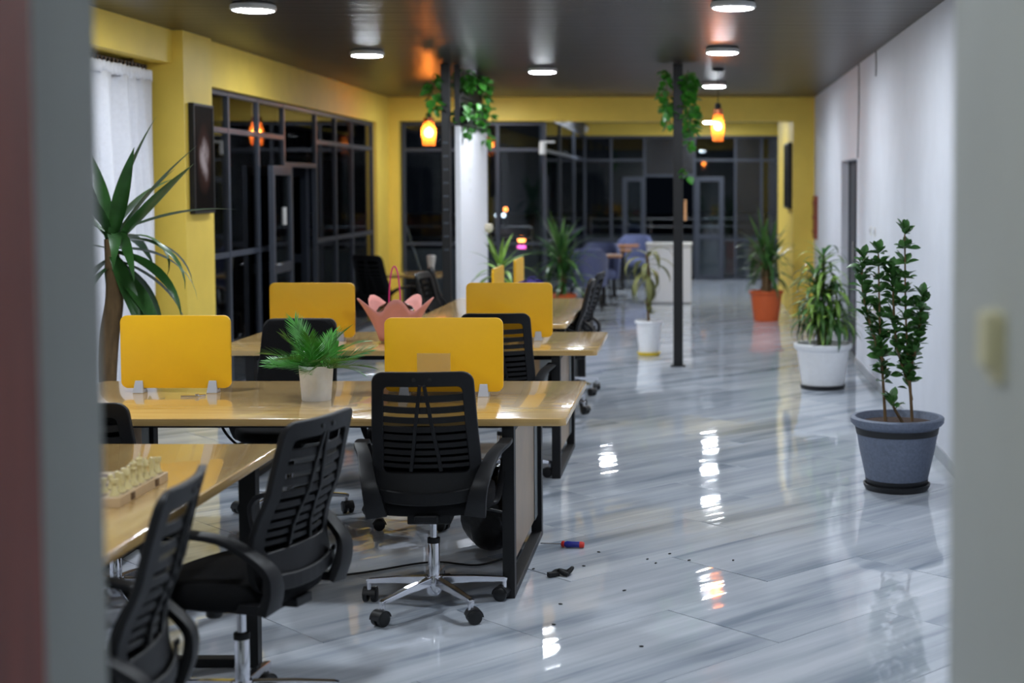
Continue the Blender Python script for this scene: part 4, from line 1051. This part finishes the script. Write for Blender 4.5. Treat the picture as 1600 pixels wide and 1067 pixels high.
G().lathe([(.02, .34), (.03, .37), (.05, .40), (.035, .39), (0, .37)], 12).obj('knot', 'bag_black', t, smooth=50)
t = thing('metal_bracket', 'small shiny silver bracket lying beside the left yellow screen', 'bracket', (-2.27, 6.6, .75))
G().prism([(-.05, -.012), (.03, -.012), (.05, .03), (.03, .035), (.015, .008), (-.05, .008)], 0, .006).obj('plate', 'silver', t, .001)
G().lathe([(.009, .006), (.009, .012), (0, .013)], 10, c=(.02, 0, 0)).obj('rivet', 'silver', t)
tag(G().tube(catmull([(-1.95, 4.15, .755), (-1.82, 4.2, .755), (-1.80, 4.14, .757), (-1.88, 4.1, .762), (-1.95, 4.16, .76), (-1.85, 4.19, .766), (-1.81, 4.13, .764), (-1.9, 4.08, .756)], 6), .004, 6).obj('cable_coil', 'rubber', smooth=60), 'small coil of black cable on the foreground desk', 'cable')
tag(G().tube(catmull([(-2.2, 6.6, .006), (-1.9, 6.2, .006), (-1.5, 6.35, .006), (-1.2, 6.55, .006), (-.98, 6.5, .006), (-.85, 6.65, .006)], 8), .005, 6).obj('floor_cable', 'rubber', smooth=60), 'black cable trailing across the tiles under the front desk', 'cable')
tag(G().tube(catmull([(-2.25, 6.9, .715), (-2.23, 6.9, .55), (-2.1, 6.88, .45), (-1.95, 6.85, .5), (-1.85, 6.85, .715)], 8), .007, 6).obj('hanging_cable', 'rubber', smooth=60), 'black cable looping down under the left end of the front desk', 'cable')

# ------------------------------------------------------------------ lounge corner at the back
def tub_chair(label, x, y, rz):
    t = thing('tub_chair', label, 'armchair', (x, y, 0), math.radians(rz), 'blue tub chairs')
    g = G(); n = 22
    for (r0, r1) in ((.30, .24),):
        P = []
        for k in range(n + 1):
            a = math.radians(200 + 320 * 0 - 20 + 0) if False else math.radians(-190 + 200 * k / n)
            e = abs(k / n - .5) * 2; zt = .86 - .2 * max(0, e - .45) / .55
            P.append([(r0 * math.cos(a), r0 * math.sin(a), .34), (r0 * 1.05 * math.cos(a), r0 * 1.05 * math.sin(a), zt - .02), ((r0 + r1) / 2 * math.cos(a), (r0 + r1) / 2 * math.sin(a), zt), (r1 * math.cos(a), r1 * math.sin(a), zt - .03), (r1 * math.cos(a), r1 * math.sin(a), .34)])
        g.grid(P)
        for q in (P[0], P[-1]): g.add(q, [(0, 1, 2, 3, 4)])
    g.obj('shell', 'blue_fabric', t, smooth=50)
    G().lathe([(0, .34), (.25, .34), (.265, .37), (.265, .44), (.23, .47), (0, .475)], 28).obj('seat', 'blue_fabric', t, smooth=50)
    for sx in (-1, 1):
        for sy in (-1, 1): G().tube([(sx * .17, sy * .17, .345), (sx * .22, sy * .22, 0)], [.018, .012], 8).obj('leg', 'black_steel', t, smooth=60)
def cafe_table(label, x, y):
    t = thing('cafe_table', label, 'table', (x, y, 0), 0, 'small wooden café tables'.replace('é', 'e'))
    G().prism(rrect(.52, .52, .02), .695, .725).obj('table_top', 'table_wood', t, .003)
    G().box((0, 0, .36), (.06, .06, .67)).obj('pillar', 'black_steel', t)
    for k in (0, 1): G().box((0, 0, .012 + .004 * k), (.42, .06, .02) if k else (.06, .42, .02)).obj('foot', 'black_steel', t, .003)
tub_chair('blue tub chair nearest the dark yucca, its curved back towards the room', -1.50, 19.95, 5)
cafe_table('small wooden table in front of the nearest blue tub chair', -1.3, 20.75)
tub_chair('blue tub chair in the middle, facing the nearest small table', -1.42, 21.6, 172)
cafe_table('small wooden table in the middle of the lounge row', -1.25, 22.5)
cafe_table('small wooden table farthest back in the lounge row', -1.2, 24.2)
tub_chair('blue tub chair farthest back, at the right end of the lounge row', -1.05, 25.0, 172)
t = thing('side_board', 'plain white counter standing behind the black column at the back', 'counter', (-.385, 21.35, 0))
G().box((0, 0, .435), (.64, .42, .83)).obj('body', 'white_panel', t, .004)
G().box((0, 0, .86), (.67, .45, .025)).obj('top', 'white_plastic', t, .003)
G().box((0, 0, .012), (.58, .36, .024)).obj('plinth', 'grey_clip', t)
